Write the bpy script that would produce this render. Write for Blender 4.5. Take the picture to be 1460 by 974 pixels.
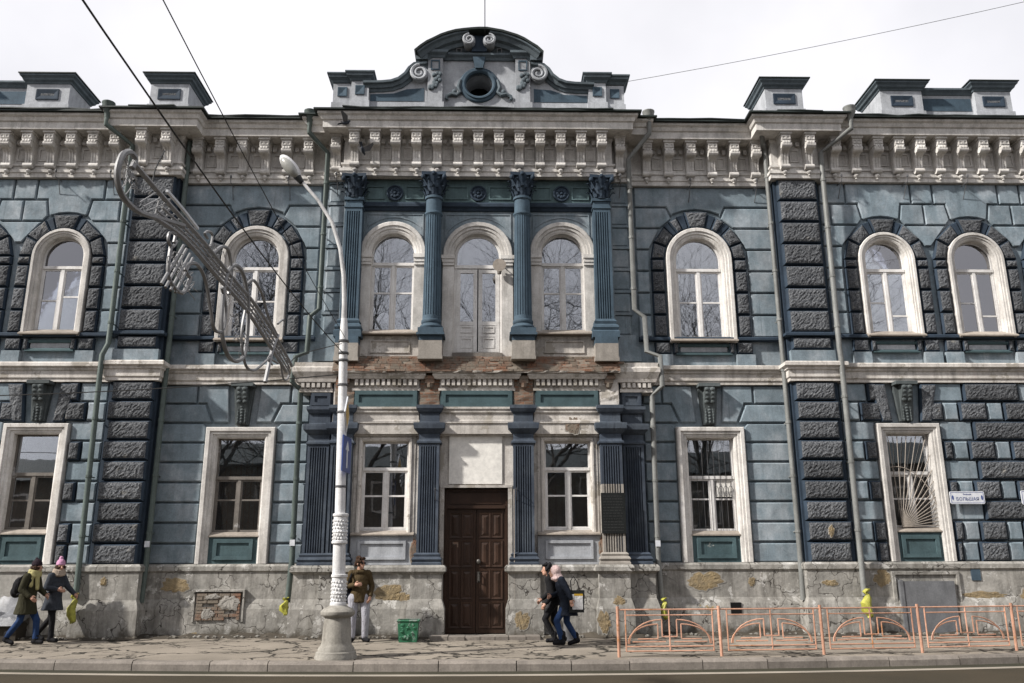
import bpy, bmesh, math, random
from mathutils import Vector, Matrix
random.seed(7)
R = math.radians
for o in list(bpy.data.objects): bpy.data.objects.remove(o)
scn = bpy.context.scene
COL = scn.collection

# ------------------------------------------------------------------ camera
cam = bpy.data.cameras.new('camera'); camo = bpy.data.objects.new('camera', cam); COL.objects.link(camo)
cam.sensor_width = 36; cam.lens = 36 * 1214.6 / 1460; cam.clip_end = 2000; cam.clip_start = .1
CAM = Vector((.43, -21, 1.5915)); pt, yw, rl = .2603, .02126, -.003606
fw = Vector((math.sin(yw) * math.cos(pt), math.cos(yw) * math.cos(pt), math.sin(pt)))
rt = Vector((math.cos(yw), -math.sin(yw), 0)); up = rt.cross(fw)
rt, up = rt * math.cos(rl) + up * math.sin(rl), up * math.cos(rl) - rt * math.sin(rl)
camo.matrix_world = Matrix(((rt.x, up.x, -fw.x, CAM.x), (rt.y, up.y, -fw.y, CAM.y), (rt.z, up.z, -fw.z, CAM.z), (0, 0, 0, 1)))
scn.camera = camo
scn.render.resolution_x, scn.render.resolution_y = 1024, 683
# ------------------------------------------------------------------ sun, sky, exposure
SUN_DIR = Vector((.73, .33, -.60)).normalized()
EXPOSURE, SUN, CLOUD = .95, 3.7, .60
scn.view_settings.view_transform = 'Standard'; scn.view_settings.look = 'None'
scn.view_settings.exposure = EXPOSURE; scn.view_settings.gamma = 1; scn.view_settings.use_curve_mapping = False
sl = bpy.data.lights.new('sun', 'SUN'); sl.energy = SUN; sl.angle = R(2.6); sl.color = (1, .955, .89)
so = bpy.data.objects.new('sun', sl); COL.objects.link(so); so.location = (-30, -20, 40)
so.rotation_euler = SUN_DIR.to_track_quat('-Z', 'Y').to_euler()
w = bpy.data.worlds.new('World'); scn.world = w; w.use_nodes = True
wt = w.node_tree; wt.nodes.clear()
wo = wt.nodes.new('ShaderNodeOutputWorld'); bg = wt.nodes.new('ShaderNodeBackground')
sky = wt.nodes.new('ShaderNodeTexSky'); sky.sky_type = 'NISHITA'; sky.sun_disc = False
sky.sun_elevation = math.asin(-SUN_DIR.z); sky.sun_rotation = math.atan2(-SUN_DIR.x, -SUN_DIR.y)
tc = wt.nodes.new('ShaderNodeTexCoord'); nz = wt.nodes.new('ShaderNodeTexNoise')
nz.inputs['Scale'].default_value = 2.2; nz.inputs['Detail'].default_value = 5; nz.inputs['Roughness'].default_value = .5
wt.links.new(tc.outputs['Generated'], nz.inputs['Vector'])
rmp = wt.nodes.new('ShaderNodeValToRGB'); rmp.color_ramp.elements[0].position = .34; rmp.color_ramp.elements[1].position = .62
rmp.color_ramp.elements[0].color = (CLOUD * .74, CLOUD * .735, CLOUD * .775, 1); rmp.color_ramp.elements[1].color = (CLOUD, CLOUD * .985, CLOUD * 1.01, 1)
wt.links.new(nz.outputs['Fac'], rmp.inputs['Fac'])
sc_ = wt.nodes.new('ShaderNodeVectorMath'); sc_.operation = 'SCALE'; sc_.inputs['Scale'].default_value = .06
wt.links.new(sky.outputs['Color'], sc_.inputs[0])
mx = wt.nodes.new('ShaderNodeMix'); mx.data_type = 'RGBA'; mx.inputs[0].default_value = .9
wt.links.new(sc_.outputs['Vector'], mx.inputs[6]); wt.links.new(rmp.outputs['Color'], mx.inputs[7])
wt.links.new(mx.outputs[2], bg.inputs['Color']); bg.inputs['Strength'].default_value = 1
wt.links.new(bg.outputs['Background'], wo.inputs['Surface'])

# ------------------------------------------------------------------ materials
def srgb(r, g, b):
    return tuple(((c / 255 / 12.92) if c / 255 <= .04045 else ((c / 255 + .055) / 1.055) ** 2.4) for c in (r, g, b))
class NT:
    def __init__(s, name):
        s.m = bpy.data.materials.new(name); s.m.use_nodes = True; s.t = s.m.node_tree
        s.b = s.t.nodes['Principled BSDF']; s.out = s.t.nodes['Material Output']
        s.g = s.t.nodes.new('ShaderNodeNewGeometry'); s.pos = s.g.outputs['Position']
    def n(s, k): return s.t.nodes.new(k)
    def l(s, a, b): s.t.links.new(a, b)
    def vec(s, sx, sy, sz, off=0):
        m = s.n('ShaderNodeVectorMath'); m.operation = 'MULTIPLY_ADD'; s.l(s.pos, m.inputs[0])
        m.inputs[1].default_value = (sx, sy, sz); m.inputs[2].default_value = (off, off, off); return m.outputs[0]
    def noise(s, scale, detail=6, rough=.6, v=None, dist=0):
        k = s.n('ShaderNodeTexNoise'); k.inputs['Scale'].default_value = scale; k.inputs['Detail'].default_value = detail
        k.inputs['Roughness'].default_value = rough; k.inputs['Distortion'].default_value = dist
        s.l(v if v is not None else s.pos, k.inputs['Vector']); return k.outputs['Fac']
    def ramp(s, fac, a, b, ca=(0, 0, 0), cb=(1, 1, 1)):
        k = s.n('ShaderNodeValToRGB'); e = k.color_ramp.elements; e[0].position = a; e[1].position = b
        e[0].color = (*ca, 1); e[1].color = (*cb, 1); s.l(fac, k.inputs['Fac']); return k.outputs['Color']
    def mix(s, fac, a, b, mode='MIX'):
        k = s.n('ShaderNodeMix'); k.data_type = 'RGBA'; k.blend_type = mode
        for i, x in ((0, fac), (6, a), (7, b)):
            if hasattr(x, 'links'): s.l(x, k.inputs[i])
            elif i == 0: k.inputs[0].default_value = x
            else: k.inputs[i].default_value = (*x, 1)
        return k.outputs[2]
    def bump(s, h, strength=.3, dist=.02, prev=None):
        k = s.n('ShaderNodeBump'); k.inputs['Strength'].default_value = strength; k.inputs['Distance'].default_value = dist
        s.l(h, k.inputs['Height'])
        if prev is not None: s.l(prev, k.inputs['Normal'])
        s.l(k.outputs['Normal'], s.b.inputs['Normal']); return k.outputs['Normal']
    def done(s, color, rough=.8, spec=.3, metal=0):
        if hasattr(color, 'links'): s.l(color, s.b.inputs['Base Color'])
        else: s.b.inputs['Base Color'].default_value = (*color, 1)
        s.b.inputs['Roughness'].default_value = rough; s.b.inputs['Specular IOR Level'].default_value = spec
        s.b.inputs['Metallic'].default_value = metal; return s.m

def paint(name, base, dark, peel=None, peel_lo=.66, streak=.5, bump=.25, rough=.8, seed=0, mott=.35, fade=None, chips=True):
    k = NT(name)
    big = k.ramp(k.noise(.9, 5, .6, k.vec(1, 1, 1, seed)), .3, .75)
    c = k.mix(big, base, tuple(x * (1 - mott) + y * mott for x, y in zip(base, dark)))
    if fade: c = k.mix(k.ramp(k.noise(1.25, 7, .7, k.vec(1, 1, .7, seed + 13)), .46, .68), c, fade)
    oi = k.n('ShaderNodeObjectInfo'); rv = k.n('ShaderNodeMath'); rv.operation = 'MULTIPLY_ADD'; k.l(oi.outputs['Random'], rv.inputs[0]); rv.inputs[1].default_value = .26; rv.inputs[2].default_value = .87
    vm = k.n('ShaderNodeVectorMath'); vm.operation = 'SCALE'; k.l(c, vm.inputs[0]); k.l(rv.outputs[0], vm.inputs['Scale']); c = vm.outputs[0]
    rs = k.ramp(k.noise(1, 5, .6, k.vec(11, 11, .35, seed + 23)), .60, .72)
    c = k.mix(rs, c, tuple(x * .55 + y * .45 for x, y in zip(base, dark)))
    if chips: c = k.mix(k.ramp(k.noise(11, 6, .75, k.vec(1, 1, 1, seed + 17)), .69, .715), c, tuple(min(.6, x * 1.7 + .06) for x in base))
    st = k.ramp(k.noise(1, 6, .65, k.vec(5, 5, .5, seed + 3)), .5, .8)
    mul = k.n('ShaderNodeMath'); mul.operation = 'MULTIPLY'; k.l(st, mul.inputs[0]); mul.inputs[1].default_value = streak
    c = k.mix(mul.outputs[0], c, dark)
    md = k.noise(3.3, 8, .7, k.vec(1, 1, .8, seed + 6))
    c = k.mix(.42, c, k.ramp(md, .28, .74, (.18, .18, .18), (.86, .86, .86)), 'OVERLAY')
    fine = k.noise(28, 5, .7)
    c = k.mix(.28, c, k.ramp(fine, .25, .8, (.15, .15, .15), (.95, .95, .95)), 'OVERLAY')
    h = k.noise(14, 7, .65)
    nrm = k.bump(h, bump, .012)
    if peel:
        pm = k.ramp(k.noise(1.7, 9, .68, k.vec(1, 1, 1, seed + 9)), peel_lo, peel_lo + .025)
        c = k.mix(pm, c, peel); k.bump(pm, .5, .006, nrm)
    return k.done(c, rough, .25)

BLUE = (.182, .226, .258); BLUED = (.062, .090, .106)
M = {}
M['blue'] = paint('blue_plaster', BLUE, BLUED, (.33, .345, .345), .70, .5, fade=(.285, .315, .342), bump=.35)
M['teal'] = paint('teal_plaster', (.060, .098, .108), (.03, .05, .056), (.36, .37, .35), .655, .4, seed=4)
M['navy'] = paint('navy_plaster', (.026, .041, .062), (.013, .018, .026), (.16, .17, .18), .75, .4, seed=8)
M['colblue'] = paint('column_blue_plaster', (.055, .086, .115), (.025, .04, .056), (.2, .22, .24), .78, .4, seed=12)
M['darkblue'] = paint('dark_blue_plaster', (.042, .054, .074), (.018, .023, .032), (.3, .29, .27), .68, .45, seed=15, fade=(.075, .09, .11))
M['cream'] = paint('cream_plaster', (.575, .555, .53), (.13, .118, .105), (.30, .25, .21), .72, .62, seed=20)
M['creamdirty'] = paint('dirty_cream_plaster', (.56, .53, .495), (.12, .105, .092), (.31, .285, .25), .56, .85, seed=24, mott=.5, bump=.45)
M['white'] = paint('white_window_paint', (.66, .65, .64), (.28, .26, .24), (.32, .29, .26), .75, .35, seed=28, bump=.1, rough=.55)
M['greywood'] = paint('weathered_wood', (.16, .145, .13), (.05, .045, .04), (.3, .29, .28), .62, .6, seed=31, rough=.7)
M['attic'] = paint('pale_grey_blue_plaster', (.37, .385, .41), (.15, .16, .175), (.45, .45, .45), .70, .5, seed=33)
M['atticd'] = paint('slate_moulding_plaster', (.105, .13, .148), (.04, .05, .058), (.25, .25, .25), .70, .5, seed=37)
M['console'] = paint('grey_teal_plaster', (.088, .102, .105), (.026, .032, .033), (.22, .22, .21), .62, .75, seed=90)
M['frieze'] = paint('faded_teal_plaster', (.095, .145, .155), (.04, .06, .066), (.3, .2, .13), .74, .5, seed=94)
M['barewall'] = paint('bare_grey_plaster', (.27, .25, .225), (.12, .105, .09), (.33, .31, .29), .66, .6, seed=97)
M['sill'] = paint('sill_sheet', (.30, .265, .23), (.13, .11, .09), None, .7, .5, seed=40, rough=.6)
M['roof'] = paint('dark_roof_sheet', (.022, .03, .028), (.012, .012, .012), (.06, .045, .035), .7, .5, seed=42, rough=.5)
M['wood'] = paint('brown_door_wood', (.045, .025, .017), (.016, .011, .009), (.085, .055, .035), .72, .5, seed=44, rough=.42, bump=.15)
M['pipe'] = paint('galvanised_pipe', (.17, .175, .17), (.08, .08, .075), (.26, .27, .27), .68, .5, seed=47, rough=.5, bump=.1)
M['pipegreen'] = paint('green_painted_pipe', (.085, .108, .10), (.045, .058, .054), (.22, .23, .22), .70, .4, seed=48, rough=.55, bump=.1)
M['lamp'] = paint('silver_lamp_paint', (.56, .56, .565), (.2, .19, .18), (.24, .22, .2), .70, .5, seed=50, rough=.6)
M['concrete'] = paint('lamp_base_concrete', (.30, .285, .255), (.10, .09, .075), (.16, .15, .13), .68, .7, seed=52, bump=.5)
M['kerb'] = paint('kerb_granite', (.205, .182, .16), (.085, .075, .068), (.15, .13, .12), .66, .4, seed=55, bump=.5)
M['orange'] = paint('orange_fence_paint', (.47, .27, .195), (.30, .14, .07), (.36, .17, .075), .60, .5, seed=57, rough=.5, bump=.1)
M['green'] = paint('green_bin_paint', (.035, .15, .08), (.015, .05, .03), (.18, .23, .2), .50, .6, seed=60, rough=.5)
M['castiron'] = paint('black_plaque_metal', (.016, .018, .018), (.008, .008, .008), None, .7, .4, seed=62, rough=.35)
M['steel'] = paint('grey_steel', (.10, .10, .105), (.05, .05, .05), None, .7, .4, seed=64, rough=.4)
M['panelgrey'] = paint('grey_sheet_panel', (.15, .155, .165), (.09, .09, .095), (.22, .22, .22), .74, .4, seed=66, rough=.5)
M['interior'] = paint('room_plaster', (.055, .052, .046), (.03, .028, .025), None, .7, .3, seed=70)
M['oppwall'] = paint('ochre_house_wall', (.12, .10, .08), (.07, .06, .05), None, .7, .4, seed=72)
M['bark'] = paint('tree_bark', (.045, .038, .032), (.02, .018, .015), None, .7, .4, seed=74, bump=.6)

def rock():
    k = NT('rough_cast_stone')
    a = k.noise(34, 4, .65); b = k.noise(1.1, 4, .6)
    c = k.mix(k.ramp(a, .36, .66), (.026, .030, .037), (.150, .155, .163))
    c = k.mix(k.ramp(b, .35, .75), c, (.06, .064, .07), 'MIX') if False else c
    oi = k.n('ShaderNodeObjectInfo'); rv = k.n('ShaderNodeMath'); rv.operation = 'MULTIPLY_ADD'; k.l(oi.outputs['Random'], rv.inputs[0]); rv.inputs[1].default_value = .5; rv.inputs[2].default_value = .75
    vm = k.n('ShaderNodeVectorMath'); vm.operation = 'SCALE'; k.l(c, vm.inputs[0]); k.l(rv.outputs[0], vm.inputs['Scale']); c = vm.outputs[0]
    c = k.mix(k.ramp(k.noise(2.2, 7, .7), .62, .68), c, (.17, .165, .155))
    n = k.bump(k.noise(34, 3, .6), 1, .03)
    return k.done(c, .85, .3)
M['rock'] = rock()
def plinth():
    k = NT('weathered_plinth_plaster')
    c = k.mix(k.ramp(k.noise(.8, 6, .65), .3, .7), (.335, .32, .295), (.20, .195, .18))
    c = k.mix(k.ramp(k.noise(1, 6, .7, k.vec(6, 6, .7)), .46, .74), c, (.12, .112, .10))
    c = k.mix(k.ramp(k.noise(2.3, 9, .72, k.vec(1, 1, 1, 5)), .58, .61), c, (.42, .41, .39))
    c = k.mix(k.ramp(k.noise(1.3, 9, .7, k.vec(1, 1, 1.6, 17)), .685, .70), c, (.27, .20, .095))
    v = k.n('ShaderNodeTexVoronoi'); v.feature = 'DISTANCE_TO_EDGE'; v.inputs['Scale'].default_value = 1.5
    wv = k.n('ShaderNodeVectorMath'); wv.operation = 'ADD'
    nn = k.n('ShaderNodeTexNoise'); nn.inputs['Scale'].default_value = 4; k.l(k.pos, nn.inputs['Vector'])
    sc = k.n('ShaderNodeVectorMath'); sc.operation = 'SCALE'; sc.inputs['Scale'].default_value = .5
    k.l(nn.outputs['Color'], sc.inputs[0]); k.l(sc.outputs[0], wv.inputs[0]); k.l(k.pos, wv.inputs[1]); k.l(wv.outputs[0], v.inputs['Vector'])
    cr = k.ramp(v.outputs['Distance'], .004, .016)
    c = k.mix(.5, c, k.ramp(k.noise(4.5, 9, .75), .3, .72, (.15, .15, .15), (.85, .85, .85)), 'OVERLAY')
    gate = k.ramp(k.noise(.7, 3, .5, k.vec(1, 1, 1, 31)), .42, .5)
    inv = k.mix(gate, (1, 1, 1), cr)
    c = k.mix(inv, (.05, .045, .04), c)
    sp = k.n('ShaderNodeSeparateXYZ'); k.l(k.pos, sp.inputs[0]); hz = k.n('ShaderNodeMath'); hz.operation = 'MULTIPLY_ADD'; k.l(k.noise(2.6, 7, .65, k.vec(1, 1, .6, 50)), hz.inputs[0]); hz.inputs[1].default_value = -1.1; k.l(sp.outputs[2], hz.inputs[2])
    h1 = k.n('ShaderNodeMath'); h1.operation = 'ADD'; k.l(hz.outputs[0], h1.inputs[0]); h1.inputs[1].default_value = 1
    c = k.mix(k.ramp(h1.outputs[0], .50, .72), (.085, .076, .062), c)      # eroded, dirt-splashed foot of the wall
    n = k.bump(k.noise(9, 8, .7), .55, .03); k.bump(inv, .6, .012, n)
    return k.done(c, .9, .2)
M['plinth'] = plinth()
def brick():
    k = NT('old_brick')
    cb = k.n('ShaderNodeCombineXYZ'); sp = k.n('ShaderNodeSeparateXYZ'); k.l(k.pos, sp.inputs[0])
    k.l(sp.outputs[0], cb.inputs[0]); k.l(sp.outputs[2], cb.inputs[1])
    b = k.n('ShaderNodeTexBrick'); k.l(cb.outputs[0], b.inputs['Vector'])
    for i, x in (('Scale', 1), ('Mortar Size', .009), ('Brick Width', .26), ('Row Height', .078)): b.inputs[i].default_value = x
    b.inputs['Color1'].default_value = (.19, .095, .06, 1); b.inputs['Color2'].default_value = (.14, .095, .07, 1); b.inputs['Mortar'].default_value = (.16, .14, .115, 1)
    c = k.mix(k.ramp(k.noise(3, 8, .7), .44, .58), b.outputs['Color'], (.17, .15, .125))
    k.bump(k.mix(.5, b.outputs['Fac'], k.noise(20, 5, .7)), .8, -.02)
    return k.done(c, .9, .2)
M['brick'] = brick()
def loose_brick():
    k = NT('broken_brick')
    c = k.mix(k.ramp(k.noise(2.4, 8, .75), .36, .54), (.20, .105, .068), (.17, .145, .118))
    k.bump(k.noise(25, 5, .7), .7, .02); return k.done(c, .9, .2)
M['brick2'] = loose_brick()
def ochre():
    k = NT('bare_ochre_masonry')
    c = k.mix(k.ramp(k.noise(7, 7, .7), .35, .65), (.28, .215, .125), (.19, .155, .105))
    k.bump(k.noise(12, 7, .7), .9, .04); return k.done(c, .95, .1)
M['ochre'] = ochre()
def asphalt(name, a, b, cracks, cc=(.03, .027, .022)):
    k = NT(name)
    c = k.mix(k.ramp(k.noise(.55, 5, .6), .35, .7), a, b)
    c = k.mix(.3, c, k.ramp(k.noise(60, 4, .7), .2, .8), 'OVERLAY')
    n = k.bump(k.noise(50, 5, .7), .5, .01)
    if cracks:
        for sc_v, wd, gl in ((.62, .030, -1), (1.7, .045, .46)):
            v = k.n('ShaderNodeTexVoronoi'); v.feature = 'DISTANCE_TO_EDGE'; v.inputs['Scale'].default_value = sc_v
            nn = k.n('ShaderNodeTexNoise'); nn.inputs['Scale'].default_value = 2.5; nn.inputs['Detail'].default_value = 6; k.l(k.pos, nn.inputs['Vector'])
            s1 = k.n('ShaderNodeVectorMath'); s1.operation = 'SCALE'; s1.inputs['Scale'].default_value = .8; k.l(nn.outputs['Color'], s1.inputs[0])
            s2 = k.n('ShaderNodeVectorMath'); s2.operation = 'ADD'; k.l(s1.outputs[0], s2.inputs[0]); k.l(k.vec(.75, 1, 0), s2.inputs[1]); k.l(s2.outputs[0], v.inputs['Vector'])
            cr = k.ramp(v.outputs['Distance'], wd * .35, wd)
            if gl > 0: cr = k.mix(k.ramp(k.noise(.6, 3, .5, k.vec(1, 1, 1, 40)), gl, gl + .08), (1, 1, 1), cr)
            c = k.mix(cr, cc, c); n = k.bump(cr, .8, .02, n)
    return k.done(c, .9, .2)
M['walk'] = asphalt('cracked_pavement_asphalt', (.26, .228, .19), (.165, .145, .12), True)
M['road'] = asphalt('road_asphalt', (.050, .040, .026), (.036, .030, .020), False)
M['gutter'] = asphalt('wet_gutter_dirt', (.045, .042, .028), (.028, .027, .018), False)
M['line'] = asphalt('worn_line_paint', (.32, .285, .24), (.20, .18, .15), False)
M['debris'] = asphalt('wall_foot_dirt', (.035, .03, .024), (.075, .064, .05), False)
def simple(name, c, rough=.6, spec=.3, metal=0, bump=0, var=.25):
    k = NT(name)
    cc = k.mix(k.ramp(k.noise(9, 5, .6), .3, .7), c, tuple(x * (1 - var) for x in c))
    if bump: k.bump(k.noise(40, 4, .6), bump, .01)
    return k.done(cc, rough, spec, metal)
def glass():
    k = NT('old_window_glass'); t = k.t
    t.nodes.remove(k.b)
    tr = k.n('ShaderNodeBsdfTransparent'); tr.inputs['Color'].default_value = (.86, .9, .9, 1)
    gl = k.n('ShaderNodeBsdfGlossy'); gl.inputs['Roughness'].default_value = .015; gl.inputs['Color'].default_value = (.95, .95, 1, 1)
    bp = k.n('ShaderNodeBump'); bp.inputs['Strength'].default_value = .035; bp.inputs['Distance'].default_value = .02
    k.l(k.noise(2.2, 2, .4), bp.inputs['Height']); k.l(bp.outputs['Normal'], gl.inputs['Normal'])
    fr = k.n('ShaderNodeFresnel'); fr.inputs['IOR'].default_value = 1.9
    ad = k.n('ShaderNodeMath'); ad.operation = 'MULTIPLY_ADD'; ad.inputs[1].default_value = 1; ad.inputs[2].default_value = .13; k.l(fr.outputs[0], ad.inputs[0])
    ms = k.n('ShaderNodeMixShader'); k.l(ad.outputs[0], ms.inputs[0]); k.l(tr.outputs[0], ms.inputs[1]); k.l(gl.outputs[0], ms.inputs[2])
    k.l(ms.outputs[0], k.out.inputs['Surface']); return k.m
M['glass'] = glass()
M['pale_sheet'] = simple('pale_pane_backing', (.34, .35, .39), .9, .1)  # pale colour for the sheets added behind upper panes to lighten them
M['edge'] = paint('broken_plaster_edge', (.30, .285, .26), (.10, .09, .08), None, .7, .6, seed=99)
M['dark'] = simple('black_void', (.012, .012, .012), .9, .1)
M['wire'] = simple('black_wire', (.02, .02, .02), .6)
M['ivorysign'] = simple('enamel_white', (.62, .64, .68), .35, .4)
M['signblue'] = simple('enamel_blue', (.03, .06, .22), .4, .4)
M['signyellow'] = simple('enamel_yellow', (.45, .28, .03), .4, .4)
M['boardwhite'] = simple('white_board', (.76, .74, .70), .5, .3)
M['brass'] = simple('dull_metal', (.16, .15, .14), .35, .5, .8)
M['yellowbag'] = simple('yellow_plastic', (.42, .41, .07), .5, .35, 0, .9, .5)
M['tarp'] = simple('grey_sheeting', (.19, .195, .21), .45, .4, 0, .8, .5)
M['orn'] = simple('grey_garland_metal', (.24, .24, .245), .5, .5, .3)
M['glasslamp'] = simple('lamp_glass', (.30, .30, .28), .25, .5)
M['platelines'] = simple('dull_plaque_relief', (.035, .036, .036), .4)
M['skin'] = simple('skin', (.44, .25, .18), .6)
for n_, c_ in dict(olive=(.068, .048, .023), khaki=(.036, .034, .019), slate=(.042, .048, .06), black=(.012, .012, .014), navycloth=(.012, .016, .026), jeans=(.02, .045, .12), greytrack=(.33, .33, .37), pinkwool=(.50, .26, .40), pinkscarf=(.66, .50, .48), beige=(.38, .31, .25), plum=(.022, .014, .02), hair=(.045, .025, .016), bagwhite=(.55, .55, .56), lime=(.40, .36, .17)).items():
    k = NT('cloth_' + n_); cc = k.mix(k.ramp(k.noise(9, 5, .6), .3, .7), c_, tuple(x * .7 for x in c_)); b1 = k.bump(k.noise(13, 3, .55, k.vec(1, 1, .55), 1.2), .55, .05); k.bump(k.noise(60, 3, .6), .4, .008, b1); M[n_] = k.done(cc, .85, .15)

# ------------------------------------------------------------------ mesh helpers
class MB:
    def __init__(s): s.v = []; s.f = []; s.m = []
    def add(s, vs, fs, m=0):
        o = len(s.v); s.v += [tuple(v) for v in vs]; s.f += [tuple(i + o for i in f) for f in fs]; s.m += [m] * len(fs); return s
    def box(s, x0, x1, y0, y1, z0, z1, m=0):
        x0, x1 = sorted((x0, x1)); y0, y1 = sorted((y0, y1)); z0, z1 = sorted((z0, z1))
        return s.add([(x0, y0, z0), (x1, y0, z0), (x1, y1, z0), (x0, y1, z0), (x0, y0, z1), (x1, y0, z1), (x1, y1, z1), (x0, y1, z1)],
                     [(0, 3, 2, 1), (4, 5, 6, 7), (0, 1, 5, 4), (1, 2, 6, 5), (2, 3, 7, 6), (3, 0, 4, 7)], m)
    def loft(s, rings, m=0, cap=True, close=True):
        n = len(rings[0]); vs = [p for r in rings for p in r]; fs = []
        for i in range(len(rings) - 1):
            for j in range(n if close else n - 1):
                k = (j + 1) % n; fs.append((i * n + j, i * n + k, (i + 1) * n + k, (i + 1) * n + j))
        if cap: fs += [tuple(range(n))[::-1], tuple(range((len(rings) - 1) * n, len(rings) * n))]
        return s.add(vs, fs, m)
    def prism(s, poly, y0, y1, m=0):
        return s.loft([[(x, y0, z) for x, z in poly], [(x, y1, z) for x, z in poly]], m)
    def prismx(s, poly, x0, x1, m=0):
        return s.loft([[(x0, y, z) for y, z in poly], [(x1, y, z) for y, z in poly]], m)
    def prismz(s, poly, z0, z1, m=0):
        return s.loft([[(x, y, z0) for x, y in poly], [(x, y, z1) for x, y in poly]], m)
    def tube(s, path, r, n=7, m=0, cap=True):
        P = [Vector(p) for p in path]; rs = r if isinstance(r, (list, tuple)) else [r] * len(P); rings = []; ref = None
        for i, p in enumerate(P):
            t = (P[min(i + 1, len(P) - 1)] - P[max(i - 1, 0)]).normalized()
            if ref is None: ref = t.orthogonal().normalized()
            ref = (ref - t * ref.dot(t)); ref = ref.normalized() if ref.length > 1e-6 else t.orthogonal().normalized()
            q = t.cross(ref); rings.append([tuple(p + (ref * math.cos(a) + q * math.sin(a)) * rs[i]) for a in [2 * math.pi * k / n for k in range(n)]])
        return s.loft(rings, m, cap)
    def lathe(s, prof, c=(0, 0, 0), n=20, m=0, fl=0, fd=0):
        rings = []
        for r, z in prof:
            rings.append([(c[0] + (r - (fd * max(0, math.cos(fl * a)) if fl else 0)) * math.cos(a), c[1] + (r - (fd * max(0, math.cos(fl * a)) if fl else 0)) * math.sin(a), c[2] + z) for a in [2 * math.pi * k / n for k in range(n)]])
        return s.loft(rings, m)
    def ell(s, c, r, m=0, nu=12, nv=8, M3=None):
        rings = []
        for i in range(nv + 1):
            t = math.pi * i / nv; t = min(max(t, .02), math.pi - .02)
            ring = []
            for j in range(nu):
                a = 2 * math.pi * j / nu; v = Vector((r[0] * math.sin(t) * math.cos(a), r[1] * math.sin(t) * math.sin(a), -r[2] * math.cos(t)))
                if M3: v = M3 @ v
                ring.append(tuple(Vector(c) + v))
            rings.append(ring)
        return s.loft(rings, m)
    def cap(s, p0, p1, r0, r1, m=0, n=12):
        p0, p1 = Vector(p0), Vector(p1); d = (p1 - p0); L = d.length
        if L < 1e-5: return s.ell(p0, (r0,) * 3, m)
        t = d / L; a = t.orthogonal().normalized(); b = t.cross(a); rings = []
        for k in range(5):
            th = math.pi / 2 * k / 4; rings.append((p0 - t * r0 * math.cos(th), max(r0 * math.sin(th), .0008)))
        for k in range(5):
            th = math.pi / 2 * k / 4; rings.append((p1 + t * r1 * math.sin(th), max(r1 * math.cos(th), .0008)))
        return s.loft([[tuple(c + (a * math.cos(2 * math.pi * j / n) + b * math.sin(2 * math.pi * j / n)) * q) for j in range(n)] for c, q in rings], m)
    def sweep_plan(s, path, prof, m=0):
        P = [Vector((x, y)) for x, y in path]; rings = []
        for i, p in enumerate(P):
            ns = []; cl = (P[0] - P[-1]).length < 1e-6
            if i > 0 or cl: d = (p - P[i - 1 if i > 0 else -2]).normalized(); ns.append(Vector((d.y, -d.x)))
            if i < len(P) - 1 or cl: d = (P[i + 1 if i < len(P) - 1 else 1] - p).normalized(); ns.append(Vector((d.y, -d.x)))
            n = ns[0] if len(ns) == 1 else (ns[0] + ns[1]) / (1 + ns[0].dot(ns[1]) + 1e-6)
            rings.append([(p.x + n.x * o, p.y + n.y * o, z) for o, z in prof])
        return s.loft(rings, m, (P[0] - P[-1]).length > 1e-6, True)
    def sweep_frame(s, path, prof, m=0):
        P = [Vector(p) for p in path]; rings = []
        for i, p in enumerate(P):
            ns = []; cl = (P[0] - P[-1]).length < 1e-6
            if i > 0 or cl: d = (p - P[i - 1 if i > 0 else -2]).normalized(); ns.append(Vector((-d.y, d.x)))
            if i < len(P) - 1 or cl: d = (P[i + 1 if i < len(P) - 1 else 1] - p).normalized(); ns.append(Vector((-d.y, d.x)))
            n = ns[0] if len(ns) == 1 else (ns[0] + ns[1]) / (1 + ns[0].dot(ns[1]) + 1e-6)
            rings.append([(p.x + n.x * o, y, p.y + n.y * o) for o, y in prof])
        return s.loft(rings, m, (P[0] - P[-1]).length > 1e-6, True)
    def mesh(s, name, mats, smooth=False):
        me = bpy.data.meshes.new(name); me.from_pydata(s.v, [], s.f)
        for k in mats: me.materials.append(k)
        me.polygons.foreach_set('material_index', s.m)
        bm = bmesh.new(); bm.from_mesh(me); bmesh.ops.recalc_face_normals(bm, faces=bm.faces); bm.to_mesh(me); bm.free()
        if smooth:
            me.polygons.foreach_set('use_smooth', [True] * len(me.polygons))
            try: me.set_sharp_from_angle(angle=R(40))
            except Exception: pass
        me.update(); return me
    def build(s, name, mats, parent=None, smooth=False):
        if not isinstance(mats, (list, tuple)): mats = [mats]
        return link(name, s.mesh(name, mats, smooth), parent)
def link(name, me, parent=None, loc=None):
    o = bpy.data.objects.new(name, me); COL.objects.link(o)
    if parent is not None: o.parent = parent
    if loc: o.location = loc
    return o
def tag(o, label=None, cat=None, group=None, kind=None):
    if label: o['label'] = label
    if cat: o['category'] = cat
    if group: o['group'] = group
    if kind: o['kind'] = kind
    return o
def empty(name, loc=(0, 0, 0), rz=0):
    o = bpy.data.objects.new(name, None); COL.objects.link(o); o.location = loc; o.rotation_euler = (0, 0, rz); o.empty_display_size = .2; return o
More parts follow.
